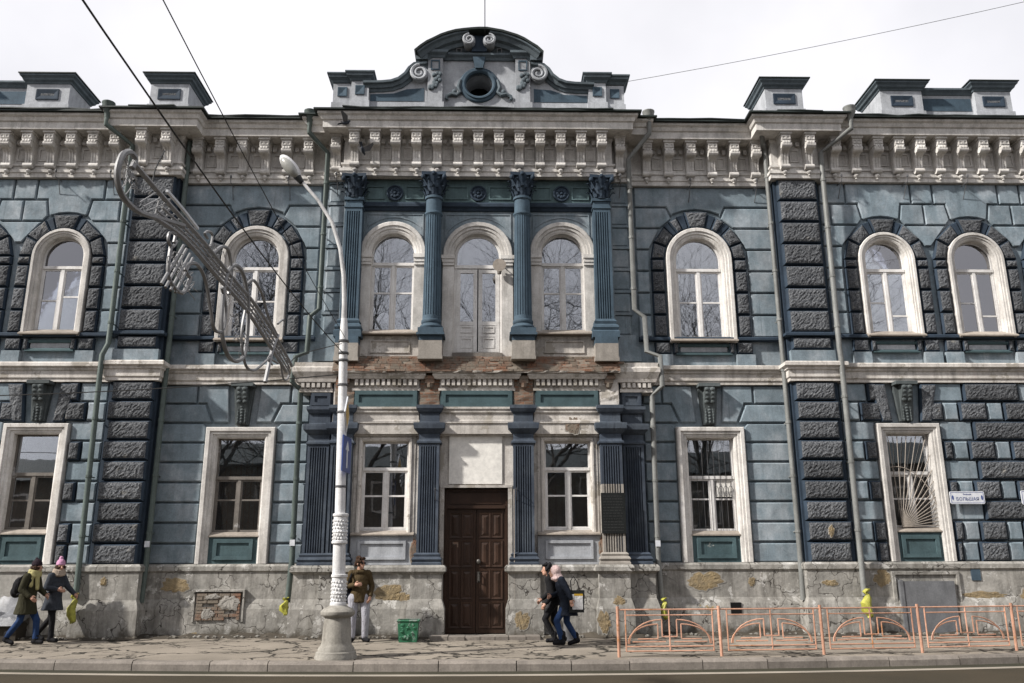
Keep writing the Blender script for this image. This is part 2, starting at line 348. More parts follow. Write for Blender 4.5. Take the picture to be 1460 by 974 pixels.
def offset_poly(poly, d):
    n = len(poly); A = sum(poly[i][0] * poly[(i + 1) % n][1] - poly[(i + 1) % n][0] * poly[i][1] for i in range(n)); sg = 1 if A > 0 else -1; out = []
    for i in range(n):
        p = Vector(poly[i]); a = (p - Vector(poly[i - 1])).normalized(); b = (Vector(poly[(i + 1) % n]) - p).normalized()
        na = Vector((-a.y, a.x)) * sg; nb = Vector((-b.y, b.x)) * sg; k = (na + nb) / max(.35, 1 + na.dot(nb)); out.append(tuple(p + k * d))
    return out
def smooth_block(poly, yb, yf, parent, mat='blue', gap=.024, bev=.024, name='ashlar_block'):
    yb += .03
    p = offset_poly(poly, gap); q = offset_poly(p, bev); mb = MB()
    mb.loft([[(x, yb, z) for x, z in p], [(x, yf + bev, z) for x, z in p], [(x, yf, z) for x, z in q]])
    return mb.build(name, M[mat], parent)
def rock_block(quad, yb, yf, parent, gap=.015, bev=.045, rough=.035, side='navy', name='rusticated_block'):
    yb += .03      # quad: 4 (x,z) corners in order bl, br, tr, tl
    bev = min(bev, .055); p = offset_poly(quad, gap); q = offset_poly(p, bev * .6); mb = MB()
    mb.loft([[(x, yb, z) for x, z in p], [(x, yf + bev, z) for x, z in p], [(x, yf, z) for x, z in q]], 0, cap=False)
    bl, br, tr, tl = [Vector(c) for c in q]
    nu = max(4, min(26, int((br - bl).length / .042))); nv = max(4, min(13, int((tl - bl).length / .042))); vs = []
    for j in range(nv + 1):
        for i in range(nu + 1):
            u, v = i / nu, j / nv; c = (bl * (1 - u) + br * u) * (1 - v) + (tl * (1 - u) + tr * u) * v
            e = 0 if i in (0, nu) or j in (0, nv) else 1
            e2 = min(1, .45 + .3 * min(i, nu - i, j, nv - j)) * e
            vs.append((c.x + e * random.uniform(-.011, .011), yf - e2 * (.014 + random.random() * .026), c.y + e * random.uniform(-.011, .011)))
    mb.add(vs, [(j * (nu + 1) + i, j * (nu + 1) + i + 1, (j + 1) * (nu + 1) + i + 1, (j + 1) * (nu + 1) + i) for j in range(nv) for i in range(nu)], 1)
    return mb.build(name, [M[side], M['rock']], parent)
def mir(poly, s): return poly if s > 0 else [(-x, z) for x, z in poly][::-1]
def mquad(q, s): return q if s > 0 else [(-q[1][0], q[1][1]), (-q[0][0], q[0][1]), (-q[3][0], q[3][1]), (-q[2][0], q[2][1])]
def rect(x0, x1, z0, z1): return [(x0, z0), (x1, z0), (x1, z1), (x0, z1)]
def arch_path(cx, hw, z0, zs, n=18):
    return [(cx - hw, z0)] + [(cx + hw * math.cos(a), zs + hw * math.sin(a)) for a in [math.pi - math.pi * k / n for k in range(n + 1)]] + [(cx + hw, z0)]
def rect_path(cx, hw, z0, z1): return [(cx - hw, z0), (cx - hw, z1), (cx + hw, z1), (cx + hw, z0)]
def wall_sheet(x0, x1, z0, z1, y, openings, yback, m=0):
    """front sheet of a wall with real openings and reveals; openings: (cx, hw, zb, zt, arched spring or None)"""
    mb = MB(); xs = {x0, x1}
    for cx, hw, zb, zt, sp in openings:
        k = 16 if sp else 1
        for i in range(k + 1): xs.add(round(cx - hw * math.cos(math.pi * i / k) if sp else cx - hw + 2 * hw * i / k, 5))
    xs = sorted(x for x in xs if x0 - 1e-6 <= x <= x1 + 1e-6)
    def head(o, x):
        cx, hw, zb, zt, sp = o
        return zt if not sp else sp + math.sqrt(max(0, hw * hw - (x - cx) ** 2))
    for a, b in zip(xs, xs[1:]):
        mid = (a + b) / 2; ops = sorted([o for o in openings if abs(mid - o[0]) < o[1]], key=lambda o: o[2]); zl, zr = z0, z0
        for o in ops:
            mb.add([(a, y, zl), (b, y, zr), (b, y, o[2]), (a, y, o[2])], [(0, 1, 2, 3)], m); zl, zr = head(o, a), head(o, b)
        mb.add([(a, y, zl), (b, y, zr), (b, y, z1), (a, y, z1)], [(0, 1, 2, 3)], m)
    for o in openings:
        cx, hw, zb, zt, sp = o; pth = arch_path(cx, hw, zb, sp) if sp else rect_path(cx, hw, zb, zt); pth = pth + [pth[0]]
        for p, q in zip(pth, pth[1:]): mb.add([(p[0], y, p[1]), (q[0], y, q[1]), (q[0], yback, q[1]), (p[0], yback, p[1])], [(0, 1, 2, 3)], m)
    return mb

# ------------------------------------------------------------------ setting: ground
def kerb_y(x): return -5.02 + .0088 * (x - .9) ** 2 if abs(x - .9) < 11 else -5.02 + .0088 * 121 + .0088 * 22 * (abs(x - .9) - 11) * .25
def ground_z(y): return .1 * max(0, min(1, (y + 4.9) / 4.6))
mb = MB(); mb.add([(-400, -400, -.16), (400, -400, -.16), (400, 400, -.16), (-400, 400, -.16)], [(0, 1, 2, 3)])
tag(mb.build('ground', M['road']), kind='structure')
xs = [-30 + .5 * i for i in range(121)]
def strip(name, fa, fb, za, zb, mat, n=1):
    mb = MB(); rows = []
    for x in xs: rows.append([(x, fa(x) + (fb(x) - fa(x)) * k / n, za + (zb - za) * k / n) for k in range(n + 1)])
    mb.loft(rows, 0, False, False); return tag(mb.build(name, M[mat]), kind='structure')
strip('pavement', lambda x: kerb_y(x) + .1, lambda x: .3, -.002, .105, 'walk', 6)
strip('gutter', lambda x: kerb_y(x) - .5, lambda x: kerb_y(x) + .1, -.152, -.148, 'gutter')
strip('road', lambda x: -19.2, lambda x: kerb_y(x) - .3, -.156, -.155, 'road', 3)
strip('road_edge_line', lambda x: kerb_y(x) - .74, lambda x: kerb_y(x) - .50, -.150, -.1495, 'line')
strip('far_pavement', lambda x: -60, lambda x: -19.2, -.02, -.02, 'walk', 4)
kb = tag(empty('kerb'), kind='structure'); x = -16.0
while x < 18:
    L = random.uniform(.95, 1.6); a, b = x + .008, x + L - .008; mb = MB(); rings = []
    dz = random.uniform(-.012, .012)
    for t in (0, .34, .67, 1):
        xx = a + (b - a) * t; y = kerb_y(xx); j = random.uniform(-.006, .006)
        rings.append([(xx, y + .13, -.3), (xx, y - .09, -.3), (xx, y - .085, -.035 + dz), (xx, y - .05 + j, .012 + dz + j), (xx, y + .13, .018 + dz + j)])
    mb.loft(rings); mb.build('kerb_stone', M['kerb'], kb); x += L
# ------------------------------------------------------------------ the mansion
B = empty('mansion', (0, 0, 0))
tag(B, 'two-storey blue mansion with cream cornice, rusticated blocks and columned centre', 'building')
YI, YO, YQ = 0.0, -.30, -.50           # faces of inner bays, outer wings, quoin strips
ZP, ZS0, ZS1, ZC = 1.70, 6.05, 6.53, 11.49
XE = 17.3
LR = [1.70 + (6.05 - 1.70) / 9 * i for i in range(10)]
UR = [7.3 + .6 * i for i in range(8)]
W_IN, W_OUT, W_OUT2 = 5.79, 10.62, 12.97
# backing walls (joints) with openings
def opening_low(cx, hw=.60, zb=2.40, zt=4.74): return (cx, hw, zb, zt, None)
for s in (-1, 1):
    X = lambda a, b: (a, b) if s > 0 else (-b, -a)
    x0, x1 = X(3.4, 7.85)
    wl = wall_sheet(x0, x1, 0, 13.0, YI + .075, [(s * 5.8, .60, 2.40, 4.74, None), (s * W_IN, .615, 7.22, 10.04, 9.43)], .5).build('wall', M['blue'], B)
    ws = {'in': wl}
    x0, x1 = X(8.9, XE)
    ops = [(s * 10.63, .55, 2.46, 4.80, None), (s * 15.4, .55, 2.46, 4.80, None)] + [(s * c, .545, 7.30, 9.88, 9.34) for c in (W_OUT, W_OUT2, 15.32)]
    ws['out'] = wall_sheet(x0, x1, 0, 13.0, YO + .075, ops, .3).build('wall', M['blue'], B)
    ws['out'].name = 'wall'
    # --- inner bay, lower storey
    wl = ws['in']; c = 5.8
    for i in range(9):
        z0, z1 = LR[i], LR[i + 1]
        if i < 6: segs = [rect(4.14, 4.95, z0, z1), rect(6.66, 7.78, z0, z1)]
        elif i == 6: segs = [[(4.14, z0), (4.95, z0), (4.95, z1 - .1), (4.86, z1), (4.14, z1)], [(6.66, z0), (7.78, z0), (7.78, z1), (6.75, z1), (6.66, z1 - .1)]]
        elif i == 7: segs = [[(4.14, z0), (5.07, z0), (4.86, z1), (4.14, z1)], [(6.53, z0), (7.78, z0), (7.78, z1), (6.74, z1)]]
        else: segs = [rect(4.14, 4.64, z0, z1), rect(6.96, 7.78, z0, z1), [(4.64, z0), (4.87, z0), (5.08, LR[7]), (5.50, LR[7]), (5.42, z1), (4.64, z1)], [(6.10, LR[7]), (6.52, LR[7]), (6.73, z0), (6.96, z0), (6.96, z1), (6.18, z1)]]
        for p in segs: smooth_block(mir(p, s), YI + .06, YI, wl)
    # --- inner bay, upper storey
    c = W_IN; zs = 9.43; Ro = 1.30
    for i in range(7):
        z0, z1 = UR[i], UR[i + 1]
        ax = lambda z: math.sqrt(max(0, Ro ** 2 - (z - zs) ** 2)) if z > zs else 1.29
        if i < 5: segs = [[(4.14, z0), (c - ax(z0), z0), (c - ax(z1), z1), (4.14, z1)], [(c + ax(z0), z0), (7.78, z0), (7.78, z1), (c + ax(z1), z1)]]
        elif i == 5: segs = [[(4.14, z0), (c - ax(z0), z0), (5.15, 10.57), (5.0, z1), (4.14, z1)], [(c + ax(z0), z0), (7.78, z0), (7.78, z1), (6.58, z1), (6.43, 10.57)]]
        else: segs = [[(4.14, z0), (5.0, z0), (5.15, 10.60)] + [(c + 1.40 * math.cos(R(a)), zs + 1.40 * math.sin(R(a))) for a in (116, 105, 90, 75, 64)] + [(6.43, 10.60), (6.58, z0), (7.78, z0), (7.78, z1), (4.14, z1)]]
        for p in segs: smooth_block(mir(p, s), YI + .06, YI, wl)
    # --- rusticated window surround
    def rust_arch(c, zs, ri, ro, y, zb, rows, angs, par):
        for z0, z1 in rows:
            for q in (rect(c - ro, c - ri, z0, z1), rect(c + ri, c + ro, z0, z1)): rock_block(mquad(q, s), y + .06, y - .05, par, bev=.05)
        for a0, a1, rk, r2 in angs:
            q = [(c + ri * math.cos(R(a1)), zs + ri * math.sin(R(a1))), (c + ri * math.cos(R(a0)), zs + ri * math.sin(R(a0))), (c + r2 * math.cos(R(a0)), zs + r2 * math.sin(R(a0))), (c + r2 * math.cos(R(a1)), zs + r2 * math.sin(R(a1)))]
            if rk: rock_block(mquad(q, s), y + .06, y - .05, par, bev=.045, gap=.012)
            else: smooth_block(mir(q, s), y + .06, y - .02, par, 'navy', .006, .02)
    angs_in = [(0, 22, 1, 1.27), (22, 46, 1, 1.28), (46, 54, 0, 1.28), (54, 66, 1, 1.30), (66, 76, 0, 1.31), (76, 104, 1, 1.39), (104, 114, 0, 1.31), (114, 126, 1, 1.30), (126, 134, 0, 1.28), (134, 158, 1, 1.28), (158, 180, 1, 1.27)]
    rust_arch(W_IN, 9.43, .90, 1.27, YI, 7.3, [(7.3, 7.9), (7.9, 8.5), (8.5, 9.1), (9.1, 9.43)], angs_in, wl)
    angs_o = [(0, 26, 1, 1.11), (26, 54, 1, 1.12), (54, 70, 1, 1.14), (70, 76, 0, 1.12), (76, 108, 1, 1.20), (108, 116, 0, 1.12), (116, 142, 1, 1.13), (142, 180, 1, 1.11)]
    angs_o = [(0, 30, 1, 1.11), (30, 62, 1, 1.13), (62, 72, 0, 1.12), (72, 108, 1, 1.20), (108, 118, 0, 1.12), (118, 150, 1, 1.13), (150, 180, 1, 1.11)]
    for cc in (W_OUT, W_OUT2, 15.32): rust_arch(cc, 9.34, .76, 1.11, YO, 7.3, [(7.3, 7.9), (7.9, 8.5), (8.5, 9.1), (9.1, 9.34)], angs_o, ws['out'])
    # --- outer wing, upper storey
    wl = ws['out']; zs = 9.34; Ro = 1.14; cs = (W_OUT, W_OUT2, 15.32)
    for i in range(7):
        z0, z1 = UR[i], UR[i + 1]; ax = lambda z: math.sqrt(max(0, Ro ** 2 - (z - zs) ** 2)) if z > zs else 1.13
        segs = []
        if i < 5:
            segs.append([(9.02, z0), (cs[0] - ax(z0), z0), (cs[0] - ax(z1), z1), (9.02, z1)])
            if i >= 3:
                for a, b in ((cs[0], cs[1]), (cs[1], cs[2])):
                    p = [(a + ax(z0), z0), (b - ax(z0), z0), (b - ax(z1), z1), (a + ax(z1), z1)]
                    if p[1][0] - p[0][0] < .12: p = [(a + 1.13, z0 + .25), (b - 1.13, z0 + .25), (b - ax(z1), z1), (a + ax(z1), z1)]
                    if p[2][0] - p[3][0] > .2: segs.append(p)
            segs.append([(cs[2] + ax(z0), z0), (XE, z0), (XE, z1), (cs[2] + ax(z1), z1)])
        elif i == 5:
            e0 = ax(z0); e1 = .62
            segs += [rect(9.02, 9.30, z0, z1), [(9.30, z0), (cs[0] - e0, z0), (cs[0] - .50, 10.45), (cs[0] - .58, z1), (9.30, z1)]]
            for a, b in ((cs[0], cs[1]), (cs[1], cs[2])):
                m_ = (a + b) / 2
                segs += [[(a + e0, z0), (m_, z0), (m_, z1), (a + .58, z1), (a + .50, 10.45)], [(m_, z0), (b - e0, z0), (b - .50, 10.45), (b - .58, z1), (m_, z1)]]
            segs += [[(cs[2] + e0, z0), (XE, z0), (XE, z1), (cs[2] + .58, z1), (cs[2] + .50, 10.45)]]
        else:
            segs.append(rect(9.02, 9.74, z0, z1))
            for j, a in enumerate(cs):
                segs.append([(a - .88, z0), (a - .58, z0), (a - .50, 10.48)] + [(a + 1.185 * math.cos(R(t)), zs + 1.185 * math.sin(R(t))) for t in (112, 101, 90, 79, 68)] + [(a + .50, 10.48), (a + .58, z0), (a + .88, z0), (a + .88, z1), (a - .88, z1)])
                if j < 2: segs.append(rect(a + .88, cs[j + 1] - .88, z0, z1))
            segs.append(rect(cs[2] + .88, XE, z0, z1))
        for p in segs: smooth_block(mir(p, s), YO + .06, YO, wl)
    # --- outer wing, lower storey: alternating smooth and rock-faced blocks
    c = 10.63; hw = .78
    for i in range(9):
        z0, z1 = LR[i], LR[i + 1]; A = i % 2 == 1
        if i == 8:
            L_ = [(9.02, 9.72, 0), (9.72, 9.98, 1)]; Rr = [(11.28, 12.14, 0), (12.14, 13.55, 1), (13.55, 14.4, 0), (14.4, 15.8, 1), (15.8, XE, 0)]
        elif i == 7:
            L_ = [(9.02, 9.5, 0), (9.5, 10.02, 1)]; Rr = [(11.2, 11.58, 1), (11.58, 11.98, 0), (11.98, 12.68, 1), (12.68, 13.1, 0), (13.1, 13.8, 1), (13.8, 14.2, 0), (14.2, 14.9, 1), (15.9, XE, 0)]
        elif i % 2 == 0:
            L_ = [(9.02, 9.83, 0)]; Rr = [(11.45, 12.27, 0), (12.27, 13.6, 1), (13.6, 14.6, 0), (16.2, XE, 0)]
        else:
            L_ = [(9.02, 9.52, 0), (9.52, 9.83, 1)]; Rr = [(11.45, 11.70, 1), (11.70, 12.10, 0), (12.10, 12.75, 1), (12.75, 13.15, 0), (13.15, 13.85, 1), (13.85, 14.6, 0), (16.2, XE, 1)]
        if i % 2 == 0 and i == 0: Rr = [(11.45, 11.62, 1), (11.62, 12.02, 0), (12.02, 12.72, 1), (12.72, 13.12, 0), (13.12, 13.8, 1), (13.8, 14.6, 0), (16.2, XE, 0)]; L_ = [(9.02, 9.55, 0), (9.55, 9.83, 1)]
        for a, b, rk in L_ + Rr:
            if rk: rock_block(mquad(rect(a, b, z0, z1), s), YO + .06, YO - .06, wl, bev=.055)
            else: smooth_block(mir(rect(a, b, z0, z1), s), YO + .06, YO - (.03 if b - a < .6 else 0), wl, bev=.035 if b - a < .6 else .022)
    for q in ([(10.0, 5.05), (10.30, 5.05), (10.20, 6.03), (9.75, 6.03)], [(10.96, 5.05), (11.26, 5.05), (11.51, 6.03), (11.06, 6.03)]):
        rock_block(mquad(q, s), YO + .06, YO - .07, wl, bev=.05)
    # --- quoin strips
    qx0, qx1 = 7.80, 8.98
    mb = MB(); x0, x1 = X(qx0, qx1); mb.box(x0, x1, YQ + .12, .3, 0, 12.9)
    q_ = mb.build('quoin_strip', M['navy'], B)
    for i in range(9):
        d = 0 if i % 2 else .06
        rock_block(mquad(rect(7.84, 8.94 - d, LR[i], LR[i + 1]), s), YQ + .13, YQ - .02, q_, bev=.08, rough=.05)
    for i in range(7): rock_block(mquad(rect(7.86, 8.92, UR[i], UR[i + 1]), s), YQ + .13, YQ - .02, q_, bev=.08, rough=.05)
    rock_block(mquad(rect(7.88, 8.90, 6.86, 7.2), s), YQ + .13, YQ - .02, q_, bev=.06)
    mb = MB(); x0, x1 = X(7.83, 8.95); mb.box(x0, x1, YQ - .03, YQ + .13, 6.53, 6.84); mb.build('quoin_base', M['blue'], q_)
    # --- zone under the upper windows: base band, little rock blocks, sunk panel
    for (c, y, ri, ro, hwp) in ((W_IN, YI, .90, 1.27, .72), (W_OUT, YO, .76, 1.11, .6), (W_OUT2, YO, .76, 1.11, .6), (15.32, YO, .76, 1.11, .6)):
        par = ws['in'] if c == W_IN else ws['out']
        for a, b in ((c - ro, c - ri + .06), (c - ri + .1, c - ri + .26), (c + ri - .26, c + ri - .1), (c + ri - .06, c + ro)):
            rock_block(mquad(rect(a, b, 6.86, 7.18), s), y + .06, y - .04, par, bev=.035)
        for a, b in ((c - ro - .02, c - ri + .08), (c + ri - .08, c + ro + .02)):
            mb = MB(); x0, x1 = X(a, b); mb.box(x0, x1, y - .07, y + .06, 6.53, 6.84); mb.build('pedestal_block', M['blue'], par)
        mb = MB(); fx0, fx1 = c - hwp, c + hwp; x0, x1 = X(fx0, fx1)
        mb.sweep_frame([(x0, 6.84), (x0, 7.12), (x1, 7.12), (x1, 6.84), (x0, 6.84)], [(-.07, y + .06), (-.07, y), (-.04, y - .02), (0, y - .02), (0, y + .06)]); mb.build('sunk_panel', M['teal'], par)
        mb = MB(); mb.prism(rect(x0 + .12, x1 - .12, 6.92, 7.05), y + .06, y + .02); mb.build('panel_field', M['attic'], par)
# body behind, roof
mb = MB(); mb.box(-XE, XE, .6, 14, -.3, 13.0); mb.build('rear_wall', M['blue'], B)
for s in (-1, 1):
    mb = MB(); mb.box(s * XE, s * (XE - .3), -.25, .7, 0, 13.0); mb.build('end_wall', M['blue'], B)
def plan(off=0, outer=YO, q=YQ, inner=YI, step=-.22, cen=-.5, xs=3.95, xc=3.50, q0=7.80, q1=8.98):
    r = [(xc, cen), (xc, step), (xs, step), (xs, inner), (q0, inner), (q0, q), (q1, q), (q1, outer), (XE, outer), (XE, 2)]
    return [(-x, y) for x, y in r[::-1]] + r
# main cornice
prof = [(-.1, 11.49), (.10, 11.49), (.10, 11.60), (.13, 11.62), (.13, 11.70), (.05, 11.74), (.05, 11.80), (.09, 11.82), (.09, 11.87), (.03, 11.90), (.03, 12.53), (.07, 12.58), (.07, 12.65), (.53, 12.65), (.53, 12.84), (.57, 12.86), (.60, 12.95), (.66, 12.99), (.66, 13.05), (-.1, 13.10)]
CO = MB().sweep_plan(plan(), prof).build('cornice', M['cream'], B)
pth = []
pl = plan()
for (xa, ya), (xb, yb) in zip(pl, pl[1:]):
    n = max(1, int(math.hypot(xb - xa, yb - ya) / .45))
    pth += [(xa + (xb - xa) * k / n, ya + (yb - ya) * k / n) for k in range(n)]
pth.append(pl[-1])
mb = MB(); mb.sweep_plan(pl, [(-.05, 13.085), (.72, 13.065), (.745, 13.06), (.745, 13.10), (.72, 13.115), (-.05, 13.25)])
RF = mb.build('roof', M['roof'], B)
# wavy lifted sheet edges of the roof
random.seed(3); mb = MB(); rings = []
for i, p in enumerate(pl[:-1]):
    a, b = Vector(p), Vector(pl[i + 1]); d = (b - a); L = d.length
    if L < .8: continue
    d /= L; n = Vector((d.y, -d.x)); k = max(2, int(L / .5)); rg = []
    for j in range(k + 1):
        q = a + d * (L * j / k); z = 13.12 + random.uniform(-.012, .035); o = .76 + random.uniform(-.02, .02)
        rg.append([(q.x + n.x * o, q.y + n.y * o, z - .03), (q.x + n.x * o, q.y + n.y * o, z), (q.x + n.x * .3, q.y + n.y * .3, 13.24), (q.x + n.x * .3, q.y + n.y * .3, 13.19)])
    mb.loft(rg)
mb.build('roof_edge_sheet', M['roof'], RF)
mb = MB(); mb.add([(-XE, -.4, 13.2), (XE, -.4, 13.2), (XE - 3, 6.5, 15.0), (-XE + 3, 6.5, 15.0), (-XE, 14, 13.1), (XE, 14, 13.1)], [(0, 1, 2, 3), (3, 2, 5, 4), (0, 3, 4), (1, 5, 2)]); mb.build('roof_slope', M['roof'], RF)
# brackets (shared mesh)
random.seed(5)
mb = MB(); mb.box(-.155, .155, -.45, 0, -.065, 0); mb.box(-.125, .125, -.415, 0, -.26, -.065)
for x in (-.06, .06):
    mb.sweep_frame([(x - .035, -.20), (x - .035, -.13), (x + .035, -.13), (x + .035, -.20), (x - .035, -.20)], [(0, -.40), (0, -.432), (.014, -.432), (.014, -.40)])
pr = [(0, -.25), (-.41, -.25), (-.435, -.31), (-.42, -.38), (-.36, -.44), (-.27, -.465), (-.21, -.53), (-.175, -.70), (-.17, -.86), (0, -.86)]
mb.prismx(pr, -.105, .105)
for x in (-.07, 0, .07): mb.prismx([(y * 1.0 - .018 if y < 0 else 0, z) for y, z in pr], x - .02, x + .02)
mb.tube([(-.125, -.36, -.36), (.125, -.36, -.36)], .085, 12); mb.tube([(-.12, -.16, -.88), (.12, -.16, -.88)], .075, 12)
mb.lathe([(.01, -.99), (.05, -.97), (.075, -.93), (.05, -.88), (.02, -.85)], (0, -.12, -.09), 10); mb.lathe([(.004, -1.0), (.03, -.985), (.035, -.96), (.01, -.93)], (0, -.12, -.125), 8)
BR = mb.mesh('cornice_bracket', [M['cream']])
mb = MB(); mb.sweep_frame([(-.09, -.62), (-.09, -.33), (.09, -.33), (.09, -.62), (-.09, -.62)], [(-.0, .02), (0, -.03), (.035, -.03), (.045, .02)]); mb.prism(rect(-.07, .07, -.60, -.35), .02, -.008)
for x in (-.085, .085): mb.box(x - .05, x + .05, -.10, .02, -.22, -.10)
FP = mb.mesh('frieze_panel', [M['cream']])
def brackets(xsb, y, ends=True):
    for i, x in enumerate(xsb):
        link('cornice_bracket', BR, CO, (x, y - .03, 12.65))
    for a, b in zip(xsb, xsb[1:]): link('frieze_panel', FP, CO, ((a + b) / 2, y - .03, 12.63))
brackets([-3.22 + 6.44 / 12 * i for i in range(13)], -.5)
for s in (-1, 1):
    for x in (3.74,): link('cornice_bracket', BR, CO, (s * x, -.25, 12.65))
    brackets([s * (4.5 + .585 * i) for i in range(6)], YI)
    brackets([s * x for x in (8.06, 8.70)], YQ)
    brackets([s * (9.46 + .565 * i) for i in range(14)], YO)
# string course, sill ledge, plinth
def plan2(inner, outer, q, q0=7.80, q1=8.98, xi=3.9):
    return [(xi, inner), (q0, inner), (q0, q), (q1, q), (q1, outer), (XE, outer), (XE, 1)]
sc_prof = [(-.1, 6.05), (.06, 6.05), (.06, 6.12), (.09, 6.15), (.09, 6.31), (.13, 6.34), (.13, 6.38), (.20, 6.42), (.20, 6.50), (.16, 6.53), (-.1, 6.55)]
pl_prof = [(-.1, -.2), (.17, -.2), (.17, .70), (.15, .78), (.10, .90), (.09, .92), (.09, 1.52), (.13, 1.56), (.13, 1.66), (.08, 1.71), (-.1, 1.72)]
for s in (-1, 1):
    f = lambda r: r if s > 0 else [(-x, y) for x, y in r[::-1]]
    MB().sweep_plan(f(plan2(YI, YO, YQ)), sc_prof).build('string_course', M['creamdirty'], B)
    MB().sweep_plan(f(plan2(YI, YO, YQ, xi=4.14)), [(-.1, 7.20), (.05, 7.20), (.08, 7.22), (.08, 7.28), (.03, 7.31), (-.1, 7.31)]).build('sill_ledge', M['navy'], B)
    MB().sweep_plan(f(plan2(YI, YO, YQ, xi=4.0)), pl_prof).build('plinth', M['plinth'], B)

# ------------------------------------------------------------------ windows
random.seed(11)
def pane_poly(x0, x1, z0, z1): return rect(x0, x1, z0, z1)
def window(cx, hw, z0, z1, y, spring=None, mat='white', bars='cross', label=None, transom=None, pale_sheet=False, room=True, mullx=0, subz=None, pane_lightener=None):
    """timber window: sash mesh (part) with pane / room children; y = plane of the sash front"""
    mb = MB(); t = .06; panes = []
    if spring: mb.sweep_frame(arch_path(cx, hw, z0, spring) + [(cx - hw, z0)], [(-.04, y + .06), (-.04, y), (0, y), (.0, y + .06)])
    else: mb.sweep_frame(rect_path(cx, hw, z0, z1) + [(cx - hw, z0)], [(-.04, y + .06), (-.04, y), (0, y), (0, y + .06)])
    tz = transom; mb.box(cx - hw + .01, cx + hw - .01, y - .025, y + .05, tz - .038, tz + .038)
    mb.box(cx + mullx - .04, cx + mullx + .04, y - .012, y + .05, z0 + .01, tz - .04)
    sz = subz if subz else z0 + (tz - z0) * .5
    for a, b, e in ((cx - hw, cx + mullx, 0), (cx + mullx, cx + hw, 1)):
        a2, b2 = a + .036, b - .036; zz = sz if isinstance(sz, float) else sz[e]
        mb.sweep_frame([(a2, z0 + .05), (a2, tz - .04), (b2, tz - .04), (b2, z0 + .05), (a2, z0 + .05)], [(-.042, y + .045), (-.042, y + .012), (.005, y + .012), (.005, y + .045)])
        mb.box(a2, b2, y + .010, y + .045, zz - .02, zz + .02)
        panes += [rect(a2 + .02, b2 - .02, z0 + .06, zz), rect(a2 + .02, b2 - .02, zz, tz - .05)]
    wn = mb.build('window', M[mat], B)
    if label: wn['label'] = label
    if spring: panes.append([(cx - hw + .02, tz), (cx + hw - .02, tz)] + [(cx + (hw - .02) * math.cos(a), spring + (hw - .02) * math.sin(a)) for a in [math.pi * k / 14 for k in range(15)]])
    else: panes.append(rect(cx - hw + .02, cx + hw - .02, tz, z1 - .03))
    for p in panes:
        mb = MB(); yy = y + .03 + random.uniform(-.002, .002); tl = random.uniform(-.012, .012); tv = random.uniform(-.008, .008)
        mx_ = sum(q[0] for q in p) / len(p); mz_ = sum(q[1] for q in p) / len(p)
        mb.loft([[(x, yy + d + (x - mx_) * tl + (z - mz_) * tv, z) for x, z in p] for d in (0, .003)]); mb.build('pane', M['glass'], wn)
    top = z1 if not spring else spring + hw
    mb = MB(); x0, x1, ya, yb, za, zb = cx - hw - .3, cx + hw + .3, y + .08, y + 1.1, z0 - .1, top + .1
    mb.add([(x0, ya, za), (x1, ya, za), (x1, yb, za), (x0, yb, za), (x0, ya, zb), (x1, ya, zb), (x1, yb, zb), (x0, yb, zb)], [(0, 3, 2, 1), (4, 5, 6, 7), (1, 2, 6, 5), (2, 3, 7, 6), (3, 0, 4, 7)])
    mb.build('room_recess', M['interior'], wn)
    if pane_lightener: MB().box(cx - hw * .97, cx + hw * .97, y + .12, y + .125, z0 + .02, pane_lightener).build('pane_lightener', M['pale_sheet'], wn)  # made-up pale sheet close behind the glass, makes the panes look brighter
    if pale_sheet:
        for a, b in ((cx - hw, cx - hw * .05), (cx + hw * .1, cx + hw)):
            mb = MB(); rg = []
            for k in range(25):
                xx = a + (b - a) * k / 24; rg.append([(xx, y + .16 + .03 * math.sin(k * 1.9), z0 + .05), (xx, y + .16 + .035 * math.sin(k * 1.9 + .4), top - .05)])
            mb.loft(rg, 0, False, False); mb.build('pale_sheet', M['pale_sheet'], wn)
    return wn
AR = [(-.02, .2), (-.02, -.02), (.03, -.05), (.08, -.05), (.09, -.085), (.16, -.085), (.17, -.12), (.26, -.12), (.28, -.10), (.28, .05)]
def surround(path, y, sc=1.0, name='window_surround', mat='cream', par=None):
    return MB().sweep_frame(path, [(o * sc, y + d) for o, d in AR]).build(name, M[mat], par or B)
def sill(cx, hw, z, y, out=.16, par=None, h=.16, mat='sill'):
    mb = MB(); mb.prismx([(y + .1, z + .02), (y - out, z - h + .03), (y - out, z - h), (y + .1, z - h)], cx - hw, cx + hw); return mb.build('sill', M[mat], par)
def console(cx, y, z0, z1, par):
    mb = MB(); h = z1 - z0
    mb.prism([(cx - .16, z0), (cx + .16, z0), (cx + .25, z1), (cx - .25, z1)], y + .06, y - .06, 0)
    mb.box(cx - .27, cx + .27, y - .28, y + .05, z1 - .05, z1 + .03, 0)
    mb.prismx([(y, z1 - .05), (y - .26, z1 - .05), (y - .27, z1 - .15), (y - .24, z1 - .30), (y - .15, z1 - .45), (y - .10, z1 - .7), (y - .10, z0 + .03), (y, z0 + .03)], cx - .13, cx + .13, 0)
    for k in range(4):
        zz = z1 - .12 - k * .1
        for sx in (-1, 1): mb.ell((cx + sx * .07, y - .27 + k * .03, zz), (.06, .035, .05), 0, 8, 6)
    for k in range(6):
        zz = z1 - .55 - k * .075
        mb.ell((cx, y - .115, zz), (.05 - k * .004, .03, .035), 0, 8, 5)
        for sx in (-1, 1): mb.ell((cx + sx * .09, y - .1, zz + .02), (.025, .03, .05), 0, 7, 5)
    return mb.build('keystone_console', M['console'], par, True)
